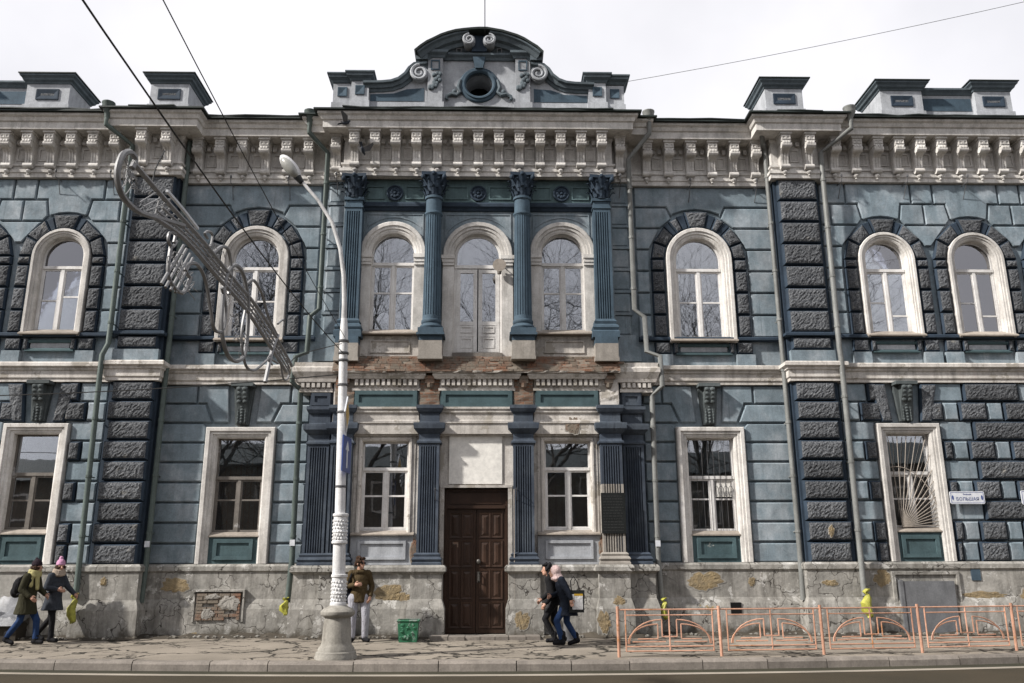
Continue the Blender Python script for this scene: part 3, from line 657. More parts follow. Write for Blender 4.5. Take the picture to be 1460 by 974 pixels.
for s in (-1, 1):
    side = 'left' if s < 0 else 'right'
    # upper inner bay
    w_ = window(s * W_IN, .605, 7.22, None, YI + .14, 9.43, 'white', transom=9.17, subz=8.28, pane_lightener=9.15)
    surround(arch_path(s * W_IN, .62, 7.16, 9.43), YI + .03, .88, par=w_); sill(s * W_IN, .86, 7.33, YI, .17, w_)
    for cc in (W_OUT, W_OUT2, 15.32):
        w_ = window(s * cc, .535, 7.30, None, YO + .16, 9.34, 'white', transom=9.08, pane_lightener=8.9 if cc != W_OUT2 else 9.8, subz=(8.2, 8.3 if s < 0 else 7.85))
        surround(arch_path(s * cc, .55, 7.22, 9.34), YO + .03, .66, par=w_); sill(s * cc, .74, 7.40, YO, .17, w_)
    # lower inner bay
    w_ = window(s * 5.8, .585, 2.42, 4.72, YI + .16, None, 'greywood' if s < 0 else 'white', transom=3.75, subz=(3.22, 3.22))
    surround(rect_path(s * 5.8, .60, 1.72, 4.73), YI + .03, .88, par=w_); sill(s * 5.8, .60, 2.44, YI + .04, .05, w_, .1)
    mb = MB(); c = s * 5.8; mb.box(c - .60, c + .60, YI + .035, YI + .2, 1.72, 2.36)
    mb.sweep_frame([(c - .38, 1.9), (c - .38, 2.2), (c + .38, 2.2), (c + .38, 1.9), (c - .38, 1.9)], [(0, YI + .05), (0, YI + .0), (.09, YI - .005), (.10, YI + .05)]); mb.build('apron_panel', M['teal'], w_)
    console(s * 5.8, YI, 5.03, 6.02, B)
    # outer wing lower
    for cc in (10.63, 15.4):
        w_ = window(s * cc, .535, 2.48, 4.78, YO + .16, None, 'greywood' if s < 0 else 'white', transom=3.82, subz=(3.2, 3.2))
        surround(rect_path(s * cc, .55, 1.72, 4.79), YO + .03, .82, par=w_); sill(s * cc, .55, 2.50, YO + .04, .05, w_, .1)
        mb = MB(); c = s * cc; mb.box(c - .55, c + .55, YO + .035, YO + .2, 1.72, 2.42)
        mb.sweep_frame([(c - .36, 1.9), (c - .36, 2.24), (c + .36, 2.24), (c + .36, 1.9), (c - .36, 1.9)], [(0, YO + .05), (0, YO + .0), (.09, YO - .005), (.10, YO + .05)]); mb.build('apron_panel', M['teal'], w_)
        console(s * cc, YO, 5.08, 6.02, B)
        if cc == 10.63 and s > 0:      # sunburst grille
            mb = MB(); ox, oz = c - .36, 2.52
            for a in range(3, 98, 6):
                ca, sa = math.cos(R(a)), math.sin(R(a)); t = min((c + .53 - ox) / ca if ca > .01 else 9, (4.72 - oz) / sa if sa > .01 else 9, (ox - c + .53) / -ca if ca < -.01 else 9)
                mb.tube([(ox, YO + .08, oz), (ox + ca * t, YO + .08, oz + sa * t)], .011, 5)
            mb.tube([(ox + 1.05 * math.cos(R(a)) * .92, YO + .07, oz + 1.45 * math.sin(R(a))) for a in range(0, 112, 8)], .011, 5)
            mb.build('sunburst_grille', M['sill'], w_)
    if s < 0:
        mb = MB(); c = -5.8
        for k in range(9):
            xx = c - .52 + .13 * k; mb.tube([(xx, .24, 2.46), (xx, .24, 4.68)], .007, 4)
        for zz in (2.75, 3.45, 4.15):
            for k in range(4):
                xx = c - .39 + .26 * k; mb.tube([(xx + .13 * math.cos(R(a)), .235, zz + .13 * math.sin(R(a))) for a in range(180, 361, 30)], .007, 4)
        mb.build('grille', M['greywood'], bpy.data.objects['window'] if False else w_ if False else B)
    else:
        mb = MB(); c = 5.8
        mb.box(c + .06, c + .50, .19, .20, 3.28, 3.70); mb.build('white_vent_panel', M['boardwhite'], B)
        mb = MB()
        for k in range(4):
            xx = c + .10 + .12 * k; mb.tube([(xx + .06 * math.cos(R(a)), .12, 3.42 + .12 * math.sin(R(a))) for a in range(180, 541, 40)], .008, 4); mb.tube([(xx, .12, 3.2), (xx, .12, 3.72)], .006, 4)
        for k in range(8):
            xx = c - .5 + .143 * k; mb.tube([(xx, .125, 2.46), (xx, .125, 4.68)], .005, 4)
        mb.build('grille', M['steel'], B)
# ------------------------------------------------------------------ central block
YC = -.30; YL = -.35
cw = wall_sheet(-3.5, 3.5, 6.2, 12.9, YC, [(x, .565, 7.30, 10.02, 9.46) for x in (-2.18, 2.18)] + [(0, .62, 6.76, 10.02, 9.40)], .3).build('centre_wall', M['blue'], B)
lw = wall_sheet(-3.5, 3.5, 0, 6.2, YL, [(-2.2, .565, 2.44, 4.60, None), (2.2, .565, 2.44, 4.60, None), (0, .76, .02, 3.46, None)], .3).build('centre_wall', M['creamdirty'], B)
for s in (-1, 1):
    sw = MB().box(s * 3.4, s * 3.95, -.12, .2, 0, 12.9).build('corner_wall', M['blue'], B)
    for i in range(7):
        z0, z1 = UR[i], UR[i + 1]; o = smooth_block(mir(rect(3.44, 3.93, z0, z1 - .05), s), -.1, -.20, sw, 'blue', .02, .03)
        MB().box(s * 3.42, s * 3.96, -.225, -.1, z1 - .07, z1).build('ledge', M['blue'], sw)
    MB().prism(mir([(3.44, 6.6), (4.12, 6.6), (4.10, 6.95), (4.0, 7.0), (4.0, 7.28), (3.44, 7.28)], s), -.05, -.30).build('volute_block', M['blue'], sw)
# arched windows of the upper centre with archivolts, imposts and jambs
for x in (-2.18, 2.18):
    w_ = window(x, .56, 7.32, None, YC + .14, 9.46, 'white', transom=9.20, subz=8.42, pane_lightener=9.95)
    a = [(x + .565 * math.cos(t), 9.46 + .565 * math.sin(t)) for t in [math.pi - math.pi * k / 18 for k in range(19)]]
    surround([(x - .565, 9.36)] + a + [(x + .565, 9.36)], YC, .98, 'archivolt', par=w_)
    for s2 in (-1, 1):
        MB().box(x + s2 * .55, x + s2 * .86, YC - .06, .2, 7.20, 9.12).build('jamb', M['cream'], w_); mb = MB()
        for o_, z0, z1 in ((.02, 9.12, 9.20), (.04, 9.20, 9.30), (.07, 9.30, 9.40)): mb.box(x + s2 * (.55 - o_ * .3), x + s2 * (.86 + o_), YC - .08 - o_, .1, z0, z1)
        mb.build('impost', M['cream'], w_)
    sill(x, .88, 7.42, YC, .26, w_, .18)
# balcony door in the middle
x = 0
mb = MB(); y = YC + .12
mb.sweep_frame(arch_path(0, .61, 6.80, 9.40) + [(-.61, 6.80)], [(-.07, y + .06), (-.07, y), (0, y), (0, y + .06)]); mb.box(-.6, .6, y - .03, y + .05, 9.08, 9.17)
bd = mb.build('balcony_door', M['white'], B)
for s2 in (-1, 1):
    mb = MB(); a, b = sorted((s2 * .015, s2 * .55))
    mb.sweep_frame([(a, 6.86), (a, 9.06), (b, 9.06), (b, 6.86), (a, 6.86)], [(-.10, y + .05), (-.10, y - .01), (0, y - .01), (0, y + .05)])
    for z0, z1 in ((6.90, 7.28), (7.30, 7.58)):
        mb.box(a + .05, b - .05, y, y + .04, z0, z1); mb.sweep_frame([(a + .12, z0 + .06), (a + .12, z1 - .05), (b - .12, z1 - .05), (b - .12, z0 + .06), (a + .12, z0 + .06)], [(-.03, y + .01), (-.03, y - .02), (0, y - .02), (0, y + .01)])
    mb.box(a, b, y - .012, y + .04, 7.26, 7.32); mb.box(a, b, y - .012, y + .04, 7.56, 7.66)
    lf = mb.build('door_leaf', M['white'], bd)
    mb = MB(); mb.box(a + .08, b - .08, y + .02, y + .024, 7.64, 8.98); mb.build('pane', M['glass'], bd)
mb = MB(); p = [(-.58, 9.17), (.58, 9.17)] + [(.58 * math.cos(t), 9.40 + .58 * math.sin(t)) for t in [math.pi * k / 14 for k in range(15)]]; mb.prism(p, y + .03, y + .033); mb.build('pane', M['glass'], bd)
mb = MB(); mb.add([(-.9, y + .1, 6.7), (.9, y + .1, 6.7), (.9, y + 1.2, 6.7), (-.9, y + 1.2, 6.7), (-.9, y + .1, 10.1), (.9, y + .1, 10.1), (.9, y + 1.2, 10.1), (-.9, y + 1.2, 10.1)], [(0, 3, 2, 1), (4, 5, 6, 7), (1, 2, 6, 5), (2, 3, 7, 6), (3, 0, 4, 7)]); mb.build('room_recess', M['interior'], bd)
MB().box(-.6, .6, y + .13, y + .135, 7.3, 9.95).build('pane_lightener', M['pale_sheet'], bd)  # same added pale sheet, brightens the balcony door panes
a = [(.62 * math.cos(t), 9.40 + .62 * math.sin(t)) for t in [math.pi - math.pi * k / 18 for k in range(19)]]
surround([(-.62, 9.3)] + a + [(.62, 9.3)], YC, .98, 'archivolt', par=bd)
for s2 in (-1, 1):
    MB().box(s2 * .61, s2 * .90, YC - .06, .2, 6.60, 9.10).build('jamb', M['cream'], bd); mb = MB()
    for o_, z0, z1 in ((.02, 9.10, 9.18), (.04, 9.18, 9.27), (.06, 9.27, 9.37)): mb.box(s2 * (.61 - o_ * .3), s2 * (.88 + o_), YC - .08 - o_, .1, z0, z1)
    mb.build('impost', M['cream'], bd)
MB().box(-.62, .62, YC - .10, .2, 6.55, 6.79).build('threshold', M['greywood'], bd)
# spandrel panels, teal frieze and rosettes
for i, (a, b, c) in enumerate(((-2.90, -1.42, -2.18), (-.86, .86, 0), (1.42, 2.90, 2.18))):
    mb = MB(); r0 = .98
    pth = [(a, 9.75), (a, 10.55), (b, 10.55), (b, 9.75)] + [(c + r0 * math.cos(t), 9.46 + r0 * math.sin(t)) for t in [R(25 + 130 * k / 12) for k in range(13)] if a < c + r0 * math.cos(t) < b] + [(a, 9.75)]
    mb.sweep_frame(pth, [(-.03, YC + .01), (-.03, YC - .02), (0, YC - .02), (0, YC + .01)]); mb.build('spandrel_panel', M['blue'], cw)
    mb = MB()
    for p, q in ((a, c - .27), (c + .27, b)): mb.sweep_frame([(p, 10.93), (p, 11.30), (q, 11.30), (q, 10.93), (p, 10.93)], [(-.03, -.35), (-.03, -.39), (0, -.39), (0, -.35)])
    mb.build('frieze_frame', M['frieze'], cw)
    mb = MB(); rg = MB()
    def disc(mb, c, y, rs):
        rings = [[(c[0] + r * math.cos(t), y - d, c[1] + r * math.sin(t)) for t in [2 * math.pi * k / 20 for k in range(20)]] for r, d in rs]; mb.loft(rings)
    disc(mb, (c, 11.10), -.36, [(.22, 0), (.22, .05), (.19, .06), (.17, .03), (.02, .03)])
    for k in range(8): t = k * math.pi / 4; mb.ell((c + .095 * math.cos(t), -.40, 11.10 + .095 * math.sin(t)), (.05, .03, .05), 0, 8, 6)
    mb.ell((c, -.41, 11.10), (.045, .04, .045), 0, 8, 6); mb.build('rosette', M['navy'], cw, True)
MB().box(-3.42, 3.42, -.36, -.2, 10.86, 11.48).build('frieze_band', M['frieze'], cw)
MB().sweep_plan([(-3.45, -.3), (3.45, -.3)], [(-.05, 10.62), (.04, 10.62), (.07, 10.68), (.12, 10.72), (.12, 10.79), (.08, 10.85), (-.05, 10.87)]).build('frieze_moulding', M['navy'], cw)
# ----- Corinthian capital (shared), columns and pilasters
def capital(name, w, d, y0):
    mb = MB()
    mb.lathe([(w * .8, 0), (w * .82, .1), (w * .95, .35), (w * 1.25, .52), (w * 1.28, .55)], (0, 0, 0), 16)
    for row, (z0, h, rad, n) in enumerate(((.03, .2, .92, 8), (.2, .22, 1.05, 8))):
        for k in range(n):
            a = 2 * math.pi * (k + .5 * row) / n; ca, sa = math.cos(a), math.sin(a); rings = []
            for t, o_, ww in ((0, 0, .6), (.4, .1, .75), (.75, .28, .7), (1.0, .62, .5), (.9, .8, .25)):
                r = w * (rad + o_ * .8); z = z0 + h * t; hw = w * .34 * ww
                rings.append([(r * ca + sa * hw, r * sa - ca * hw, z), (r * ca * 1.08, r * sa * 1.08, z), (r * ca - sa * hw, r * sa + ca * hw, z), (r * ca * .93, r * sa * .93, z)])
            mb.loft(rings)
    for k in range(4):
        a = math.pi / 4 + k * math.pi / 2; cx_, cy_ = w * 1.75 * math.cos(a), w * 1.75 * math.sin(a)
        mb.ell((cx_ * .93, cy_ * .93, .48), (.06, .06, .07), 0, 8, 6); mb.tube([(cx_ * .45, cy_ * .45, .3), (cx_ * .75, cy_ * .75, .42), (cx_ * .9, cy_ * .9, .52)], .03, 6)
    ab = w * 1.32; pts = []
    for k in range(4):
        a = math.pi / 4 + k * math.pi / 2; pts.append((ab * 1.42 * math.cos(a), ab * 1.42 * math.sin(a))); b = a + math.pi / 4; pts.append((ab * .86 * math.cos(b), ab * .86 * math.sin(b)))
    mb.prismz(pts, .53, .61); mb.ell((0, -ab * .95, .57), (.06, .05, .06), 0, 8, 6)
    return mb.mesh(name, [M['navy']])
CAPM = capital('capital', .235, 0, 0)
def flutes(x, hw, yf, yb, z0, z1, n, mb):
    """pilaster shaft with n vertical grooves cut in its front"""
    poly = [(x - hw, yb), (x - hw, yf)]; m_ = .05; wdt = (2 * hw - 2 * m_) / n
    for k in range(n):
        a = x - hw + m_ + wdt * k; g = wdt * .68; o_ = (wdt - g) / 2
        poly += [(a + o_, yf), (a + o_ + g * .2, yf + .032), (a + o_ + g * .5, yf + .042), (a + o_ + g * .8, yf + .032), (a + o_ + g, yf)]
    poly += [(x + hw, yf), (x + hw, yb)]; mb.prismz(poly, z0, z1)
for x in (-1.14, 1.14):
    mb = MB(); cy = -.60
    mb.lathe([(.225, 7.62), (.222, 8.2), (.20, 10.33)], (x, cy, 0), 80, 0, 20, .026); mb.lathe([(.228, 7.56), (.228, 7.66)], (x, cy, 0), 24)
    mb.lathe([(.20, 10.33), (.215, 10.36), (.235, 10.38), (.235, 10.42), (.205, 10.44), (.20, 10.78), (.235, 10.80), (.235, 10.86), (.19, 10.88)], (x, cy, 0), 28)
    col_ = mb.build('column', M['colblue'], B, True)
    mb = MB(); mb.lathe([(.24, 7.56), (.255, 7.54), (.255, 7.48), (.23, 7.45), (.28, 7.41), (.305, 7.36), (.28, 7.30)], (x, cy, 0), 28); mb.box(x - .31, x + .31, cy - .31, YC, 7.15, 7.305); mb.box(x - .34, x + .34, cy - .34, YC, 7.12, 7.18)
    mb.build('column_base', M['colblue'], col_, True)
    link('capital', CAPM, col_, (x, cy, 10.87))
    mb = MB(); mb.box(x - .28, x + .28, cy - .26, YC, 6.99, 7.125, 0); mb.box(x - .285, x + .285, cy - .265, YC, 6.60, 6.99, 1); mb.box(x - .30, x + .30, cy - .28, YC, 6.52, 6.60, 1); mb.build('pedestal', [M['colblue'], M['barewall']], col_)
for x in (-3.20, 3.20):
    mb = MB(); flutes(x, .225, -.60, YC, 7.62, 10.50, 6, mb); mb.box(x - .215, x + .215, -.59, YC, 10.50, 10.80); mb.box(x - .24, x + .24, -.615, YC, 10.60, 10.64); mb.box(x - .25, x + .25, -.63, YC, 10.80, 10.88)
    pil = mb.build('pilaster', M['colblue'], B)
    mb = MB(); mb.sweep_plan([(x - .23, YC), (x - .23, -.6), (x + .23, -.6), (x + .23, YC)], [(-.2, 7.12), (.11, 7.12), (.11, 7.28), (.07, 7.31), (.10, 7.38), (.08, 7.44), (.03, 7.48), (.05, 7.55), (.0, 7.62), (-.2, 7.62)]); mb.build('pilaster_base', M['colblue'], pil)
    link('capital', CAPM, pil, (x, -.48, 10.87))
    mb = MB(); mb.box(x - .28, x + .28, -.74, YC, 6.95, 7.125, 0); mb.box(x - .285, x + .285, -.745, YC, 6.60, 6.95, 1); mb.box(x - .30, x + .30, -.76, YC, 6.50, 6.60, 1); mb.build('pedestal', [M['colblue'], M['barewall']], pil)
# apron under the side windows, brick ledge
for x in (-2.18, 2.18):
    MB().box(x - .74, x + .74, YC - .08, YC + .1, 6.70, 7.22).build('apron', M['creamdirty'], cw)
    MB().sweep_frame([(x - .5, 6.78), (x - .5, 7.1), (x + .5, 7.1), (x + .5, 6.78), (x - .5, 6.78)], [(-.03, YC - .07), (-.03, YC - .11), (0.0, YC - .11), (0, YC - .07)]).build('apron_frame', M['creamdirty'], cw)
random.seed(21)
mb = MB(); mb.prismx([(YC, 6.72), (-.46, 6.66), (-.70, 6.30), (-.72, 6.22), (YC, 6.22)], -3.52, 3.52); bl = mb.build('brick_ledge', M['brick'], B)
mb = MB()
for r_ in range(6):
    z = 6.235 + r_ * .074; yb = -.70 + r_ * .045; x = -3.5 + random.random() * .2
    while x < 3.4:
        L = random.choice((.12, .25, .25))
        if random.random() < .8:
            d = random.uniform(-.012, .012); mb.box(x + .005, x + L - .006, yb - .04 + d, yb + .2, z + random.uniform(0, .008), z + .062)
        x += L
tag(mb.build('broken_bricks', M['brick2'], bl), kind='stuff')
mb = MB(); rg = []
for k in range(57):
    x = -3.5 + k * .125; rg.append([(x, -.72 + random.uniform(-.015, .015), 6.21), (x, -.73 + random.uniform(-.015, .02), 6.255 + random.uniform(-.01, .012)), (x, -.62 + random.uniform(-.03, .03), 6.28 + random.uniform(-.01, .02)), (x, -.5, 6.25)])
mb.loft(rg); mb.build('broken_mortar', M['barewall'], bl)
# ----- lower entablature
MB().box(-3.5, 3.5, -.43, YL + .05, 4.70, 6.22).build('entablature_core', M['creamdirty'], B)
for a, b in ((-3.0, -1.43), (-.89, .89), (1.43, 3.0)):
    e = MB().sweep_plan([(a, -.42), (a, -.48), (b, -.48), (b, -.42)], [(-.06, 4.74), (.02, 4.74), (.02, 4.98), (.05, 5.0), (.05, 5.06), (.03, 5.08), (.03, 5.22), (.07, 5.26), (.07, 5.31), (.10, 5.34), (.10, 5.39), (-.06, 5.41)]).build('architrave', M['creamdirty'], B)
    mb = MB(); mb.box(a, b, -.50, -.42, 5.41, 5.80); mb.sweep_frame([(a + .13, 5.50), (a + .13, 5.70), (b - .13, 5.70), (b - .13, 5.50), (a + .13, 5.50)], [(0, -.49), (0, -.535), (.10, -.535), (.10, -.49)]); mb.build('frieze_panel_teal', M['teal'], e)
    mb = MB(); mb.sweep_plan([(a - .02, -.42), (a - .02, -.50), (b + .02, -.50), (b + .02, -.42)], [(-.06, 5.80), (.03, 5.80), (.03, 5.86), (.0, 5.88), (.0, 6.08), (.12, 6.08), (.14, 6.12), (.17, 6.16), (.17, 6.22), (-.06, 6.23)]); dc = mb.build('dentil_cornice', M['creamdirty'], e)
    n = int((b - a) / .125); mb = MB()
    for k in range(n):
        xx = a + (b - a) * (k + .5) / n; mb.box(xx - .038, xx + .038, -.60, -.49, 5.92, 6.07)
    mb.build('dentils', M['creamdirty'], e)
for s in (-1, 1):
    a, b = sorted((s * 3.56, s * 4.32))
    e = MB().sweep_plan([(a, .0), (a, -.40), (b, -.40), (b, .0)], [(-.3, 5.78), (.03, 5.78), (.03, 5.86), (.0, 5.88), (.0, 6.02), (.10, 6.02), (.12, 6.10), (.2, 6.26), (.2, 6.36), (.16, 6.40), (.16, 6.50), (-.3, 6.55)]).build('dentil_cornice', M['creamdirty'], B)
    mb = MB()
    for k in range(6):
        xx = a + (b - a) * (k + .5) / 6; mb.box(xx - .038, xx + .038, -.485, -.39, 5.89, 6.01)
    mb.build('dentils', M['creamdirty'], e)
# ----- lower pilasters
def low_pil(x, hw, yf, dark, split=False, top=True):
    mb = MB(); flutes(x, hw - .02, yf, YL, 1.94, 4.42, 7, mb); mb.box(x - hw + .015, x + hw - .015, yf + .004, YL, 4.42, 4.48)
    p = mb.build('pilaster', M[dark], B)
    if split:
        mb = MB(); flutes(x, hw - .016, yf - .004, YL, 1.94, 3.52, 7, mb); mb.build('bare_lower_shaft', M['barewall'], p)
    P = [(x - hw, YL), (x - hw, yf), (x + hw, yf), (x + hw, YL)]
    mb = MB(); mb.sweep_plan(P, [(-.15, 4.48), (.01, 4.48), (.03, 4.50), (.03, 4.54), (.0, 4.56), (-.02, 4.60), (-.02, 4.72), (.03, 4.76), (.10, 4.84), (.11, 4.93), (.11, 4.98), (.0, 5.0), (-.03, 5.02), (-.03, 5.22), (.02, 5.26), (.06, 5.34), (.06, 5.42), (-.15, 5.43)]); mb.build('pilaster_cap', M['darkblue'] if dark == 'darkblue' else M['darkblue'], p)
    mb = MB(); mb.sweep_plan(P, [(-.15, 1.66), (.08, 1.66), (.08, 1.72), (.055, 1.74), (.085, 1.80), (.055, 1.85), (.03, 1.86), (.045, 1.91), (.0, 1.95), (-.15, 1.95)]); mb.build('pilaster_base', M['barewall' if split else 'darkblue'], p)
    return p
low_pil(-1.13, .265, -.64, 'darkblue'); low_pil(1.13, .265, -.64, 'darkblue'); low_pil(-3.22, .27, -.64, 'darkblue'); low_pil(3.24, .275, -.64, 'darkblue', True)
low_pil(-3.80, .27, -.44, 'darkblue'); low_pil(3.80, .27, -.44, 'darkblue')
for s in (-1, 1):
    mb = MB(); mb.box(s * 3.56, s * 4.06, -.40, .1, 5.43, 5.80); o = mb.build('frieze_block', M['darkblue'], B)
    MB().sweep_frame([(s * 3.81 - .15, 5.53), (s * 3.81 - .15, 5.68), (s * 3.81 + .15, 5.68), (s * 3.81 + .15, 5.53), (s * 3.81 - .15, 5.53)], [(0, -.39), (0, -.43), (.08, -.43), (.08, -.39)]).build('frieze_block_frame', M['darkblue'], o)
    mb = MB(); mb.box(s * 3.5, s * 4.08, YL, .1, 0, 6.1); mb.build('corner_pier', M['darkblue'], B)
# bare brick over the pilasters, with the remains of a console
random.seed(31)
for x, m_ in ((-3.22, 'brick'), (-1.15, 'brick'), (1.15, 'brick'), (3.24, 'creamdirty')):
    mb = MB(); rg = []
    for k in range(9):
        z = 5.43 + .1 * k; h = .235 + random.uniform(-.012, .012); rg.append([(x - h, -.43, z), (x - h, -.50 - random.uniform(0, .025), z), (x, -.51 - random.uniform(0, .03), z), (x + h, -.50 - random.uniform(0, .025), z), (x + h, -.43, z)])
    mb.loft(rg); o = mb.build('bare_brick_pier', M[m_], B)
    mb = MB(); mb.box(x - .15, x + .15, -.62, -.5, 6.08, 6.16); mb.box(x - .11, x + .11, -.60, -.5, 5.98, 6.08); mb.lathe([(.02, 5.84), (.07, 5.88), (.10, 5.98)], (x, -.52, 0), 8); mb.build('broken_console', M['brick2'], o)
# ----- centre plinth with pedestals
pc = [(-4.14, 0), (-4.14, -.46), (-3.52, -.46), (-3.52, -.66), (-2.9, -.66), (-2.9, -.42), (-1.44, -.42), (-1.44, -.66), (-.82, -.66), (-.82, -.30)]
pprof = [(-.1, -.2), (.12, -.2), (.12, .70), (.10, .77), (.06, .90), (.05, .92), (.05, 1.46), (.08, 1.49), (.14, 1.53), (.14, 1.62), (.10, 1.67), (-.1, 1.68)]
for s in (-1, 1):
    p = pc if s < 0 else [(-x, y) for x, y in pc[::-1]]
    MB().sweep_plan(p, pprof).build('plinth', M['plinth'], B)
# ----- lower centre windows
for x in (-2.2, 2.2):
    w_ = window(x, .555, 2.46, 4.58, YL + .12, None, 'white', transom=3.92, subz=(3.28, 3.28), mullx=.02)
    MB().sweep_frame(rect_path(x, .575, 2.42, 4.60), [(-.02, .1), (-.02, YL - .02), (.02, YL - .05), (.06, YL - .05), (.08, YL - .02), (.15, YL - .02), (.16, YL + .05)]).build('window_surround', M['creamdirty'], w_)
    sill(x, .74, 2.45, YL, .16, w_, .1)
    mb = MB(); mb.box(x - .74, x + .74, YL - .08, YL + .1, 1.68, 2.34); mb.sweep_frame([(x - .5, 1.86), (x - .5, 2.16), (x + .5, 2.16), (x + .5, 1.86), (x - .5, 1.86)], [(0, YL - .07), (0, YL - .12), (.06, YL - .12), (.07, YL - .07)]); mb.build('apron_panel', M['attic'], w_)
# ----- entrance door
DR = MB(); y = YL + .16
for s2 in (-1, 1): DR.box(s2 * .70, s2 * .76, y - .06, y + .1, .12, 3.44)
DR.box(-.70, .70, y - .06, y + .1, 3.38, 3.44); DR.box(-.70, .70, y - .02, y + .1, 3.02, 3.38); DR.box(-.70, .70, y - .07, y + .1, 2.98, 3.05)
DO = DR.build('entrance_door', M['wood'], B)
MB().box(-.62, .62, y - .035, y, 3.09, 3.34).build('transom_board', M['wood'], DO)
for s2 in (-1, 1):
    a, b = sorted((s2 * .006, s2 * .70)); lf = MB().box(a, b, y, y + .06, .14, 2.98).build('door_leaf', M['wood'], DO)
    for z0, z1 in ((.28, .82), (.92, 1.55), (1.65, 2.22), (2.32, 2.86)):
        for pa, pb in ((a + .09, (a + b) / 2 - .03), ((a + b) / 2 + .03, b - .09)):
            mb = MB(); q = rect(pa, pb, z0, z1); mb.sweep_frame([(pa, z0), (pa, z1), (pb, z1), (pb, z0), (pa, z0)], [(-.02, y + .01), (-.02, y - .012), (.02, y - .02), (.025, y + .01)])
            i2 = offset_poly(q, .03); i3 = offset_poly(q, .085); mb.loft([[(xx, y + .01, zz) for xx, zz in i2], [(xx, y - .002, zz) for xx, zz in i2], [(xx, y - .022, zz) for xx, zz in i3]]); mb.build('door_panel', M['wood'], lf)
mb = MB(); mb.box(.03, .10, y - .03, y, 1.28, 1.52); mb.tube([(.065, y - .03, 1.30), (.065, y - .09, 1.32), (.065, y - .09, 1.48), (.065, y - .03, 1.50)], .014, 6); mb.ell((.065, y - .05, 1.75), (.05, .04, .06)); mb.build('door_handle', M['brass'], DO)
MB().box(-.66, .62, YL - .004, YL - .03, 3.55, 4.70).build('blank_sign_board', M['boardwhite'], B)
mb = MB()
for s2 in (-1, 1): mb.box(s2 * .76, s2 * .86, YL - .06, YL + .1, .1, 3.46)
mb.box(-.86, .86, YL - .07, YL + .1, 3.46, 3.52); mb.build('door_surround', M['creamdirty'], DO)
for s2 in (-1, 1): MB().tube([(s2 * .95, -.64, 3.40), (s2 * .95, -.95, 3.40)], .012, 5).tube([(s2 * .95, -.64, 3.15), (s2 * .95, -.9, 3.40)], .01, 5).build('lamp_bracket', M['steel'], B)
MB().tube([(.90, -.70, .15), (.90, -.70, 3.4)], .012, 5).build('conduit', M['sill'], B)
MB().box(-.76, .76, -.6, .2, -.1, .12).build('threshold', M['concrete'], DO)

# ------------------------------------------------------------------ attic over the centre
YA = -.50
AT = wall_sheet(-.98, .98, 13.0, 15.0, YA, [(0, .36, 13.86, 14.58, None)], -.1)
AT = MB(); NN = 32
cz = 14.22; ro_ = .36
ring = [(ro_ * math.cos(2 * math.pi * k / NN), cz + ro_ * math.sin(2 * math.pi * k / NN)) for k in range(NN)]
def sq(t):
    c_, s_ = math.cos(t), math.sin(t); m_ = min(.98 / abs(c_) if abs(c_) > 1e-6 else 9, (.95 if s_ > 0 else 1.22) / abs(s_) if abs(s_) > 1e-6 else 9); return (c_ * m_, cz + s_ * m_)
sqr = [sq(2 * math.pi * k / NN) for k in range(NN)]
AT.loft([[(x, .3, z) for x, z in ring], [(x, YA, z) for x, z in ring], [(x, YA, z) for x, z in sqr], [(x, .3, z) for x, z in sqr]], 0, False)
ATO = AT.build('attic', M['attic'], B)
mb = MB(); mb.box(-.97, .97, .25, .35, 13.0, 15.1); mb.build('attic_back', M['dark'], ATO)
mb = MB(); mb.loft([[(r * math.cos(2 * math.pi * k / NN), YA - d, cz + r * math.sin(2 * math.pi * k / NN)) for k in range(NN)] for r, d in ((.36, -.1), (.36, .06), (.40, .10), (.44, .10), (.45, .06), (.50, .06), (.53, .03), (.53, -.05))], 0, False); mb.build('oculus_ring', M['colblue'], ATO, True)
mb = MB(); mb.prism([(-.10, 14.66), (.10, 14.66), (.17, 15.0), (-.17, 15.0)], YA, YA - .16)
mb.build('oculus_keystone', M['colblue'], ATO)
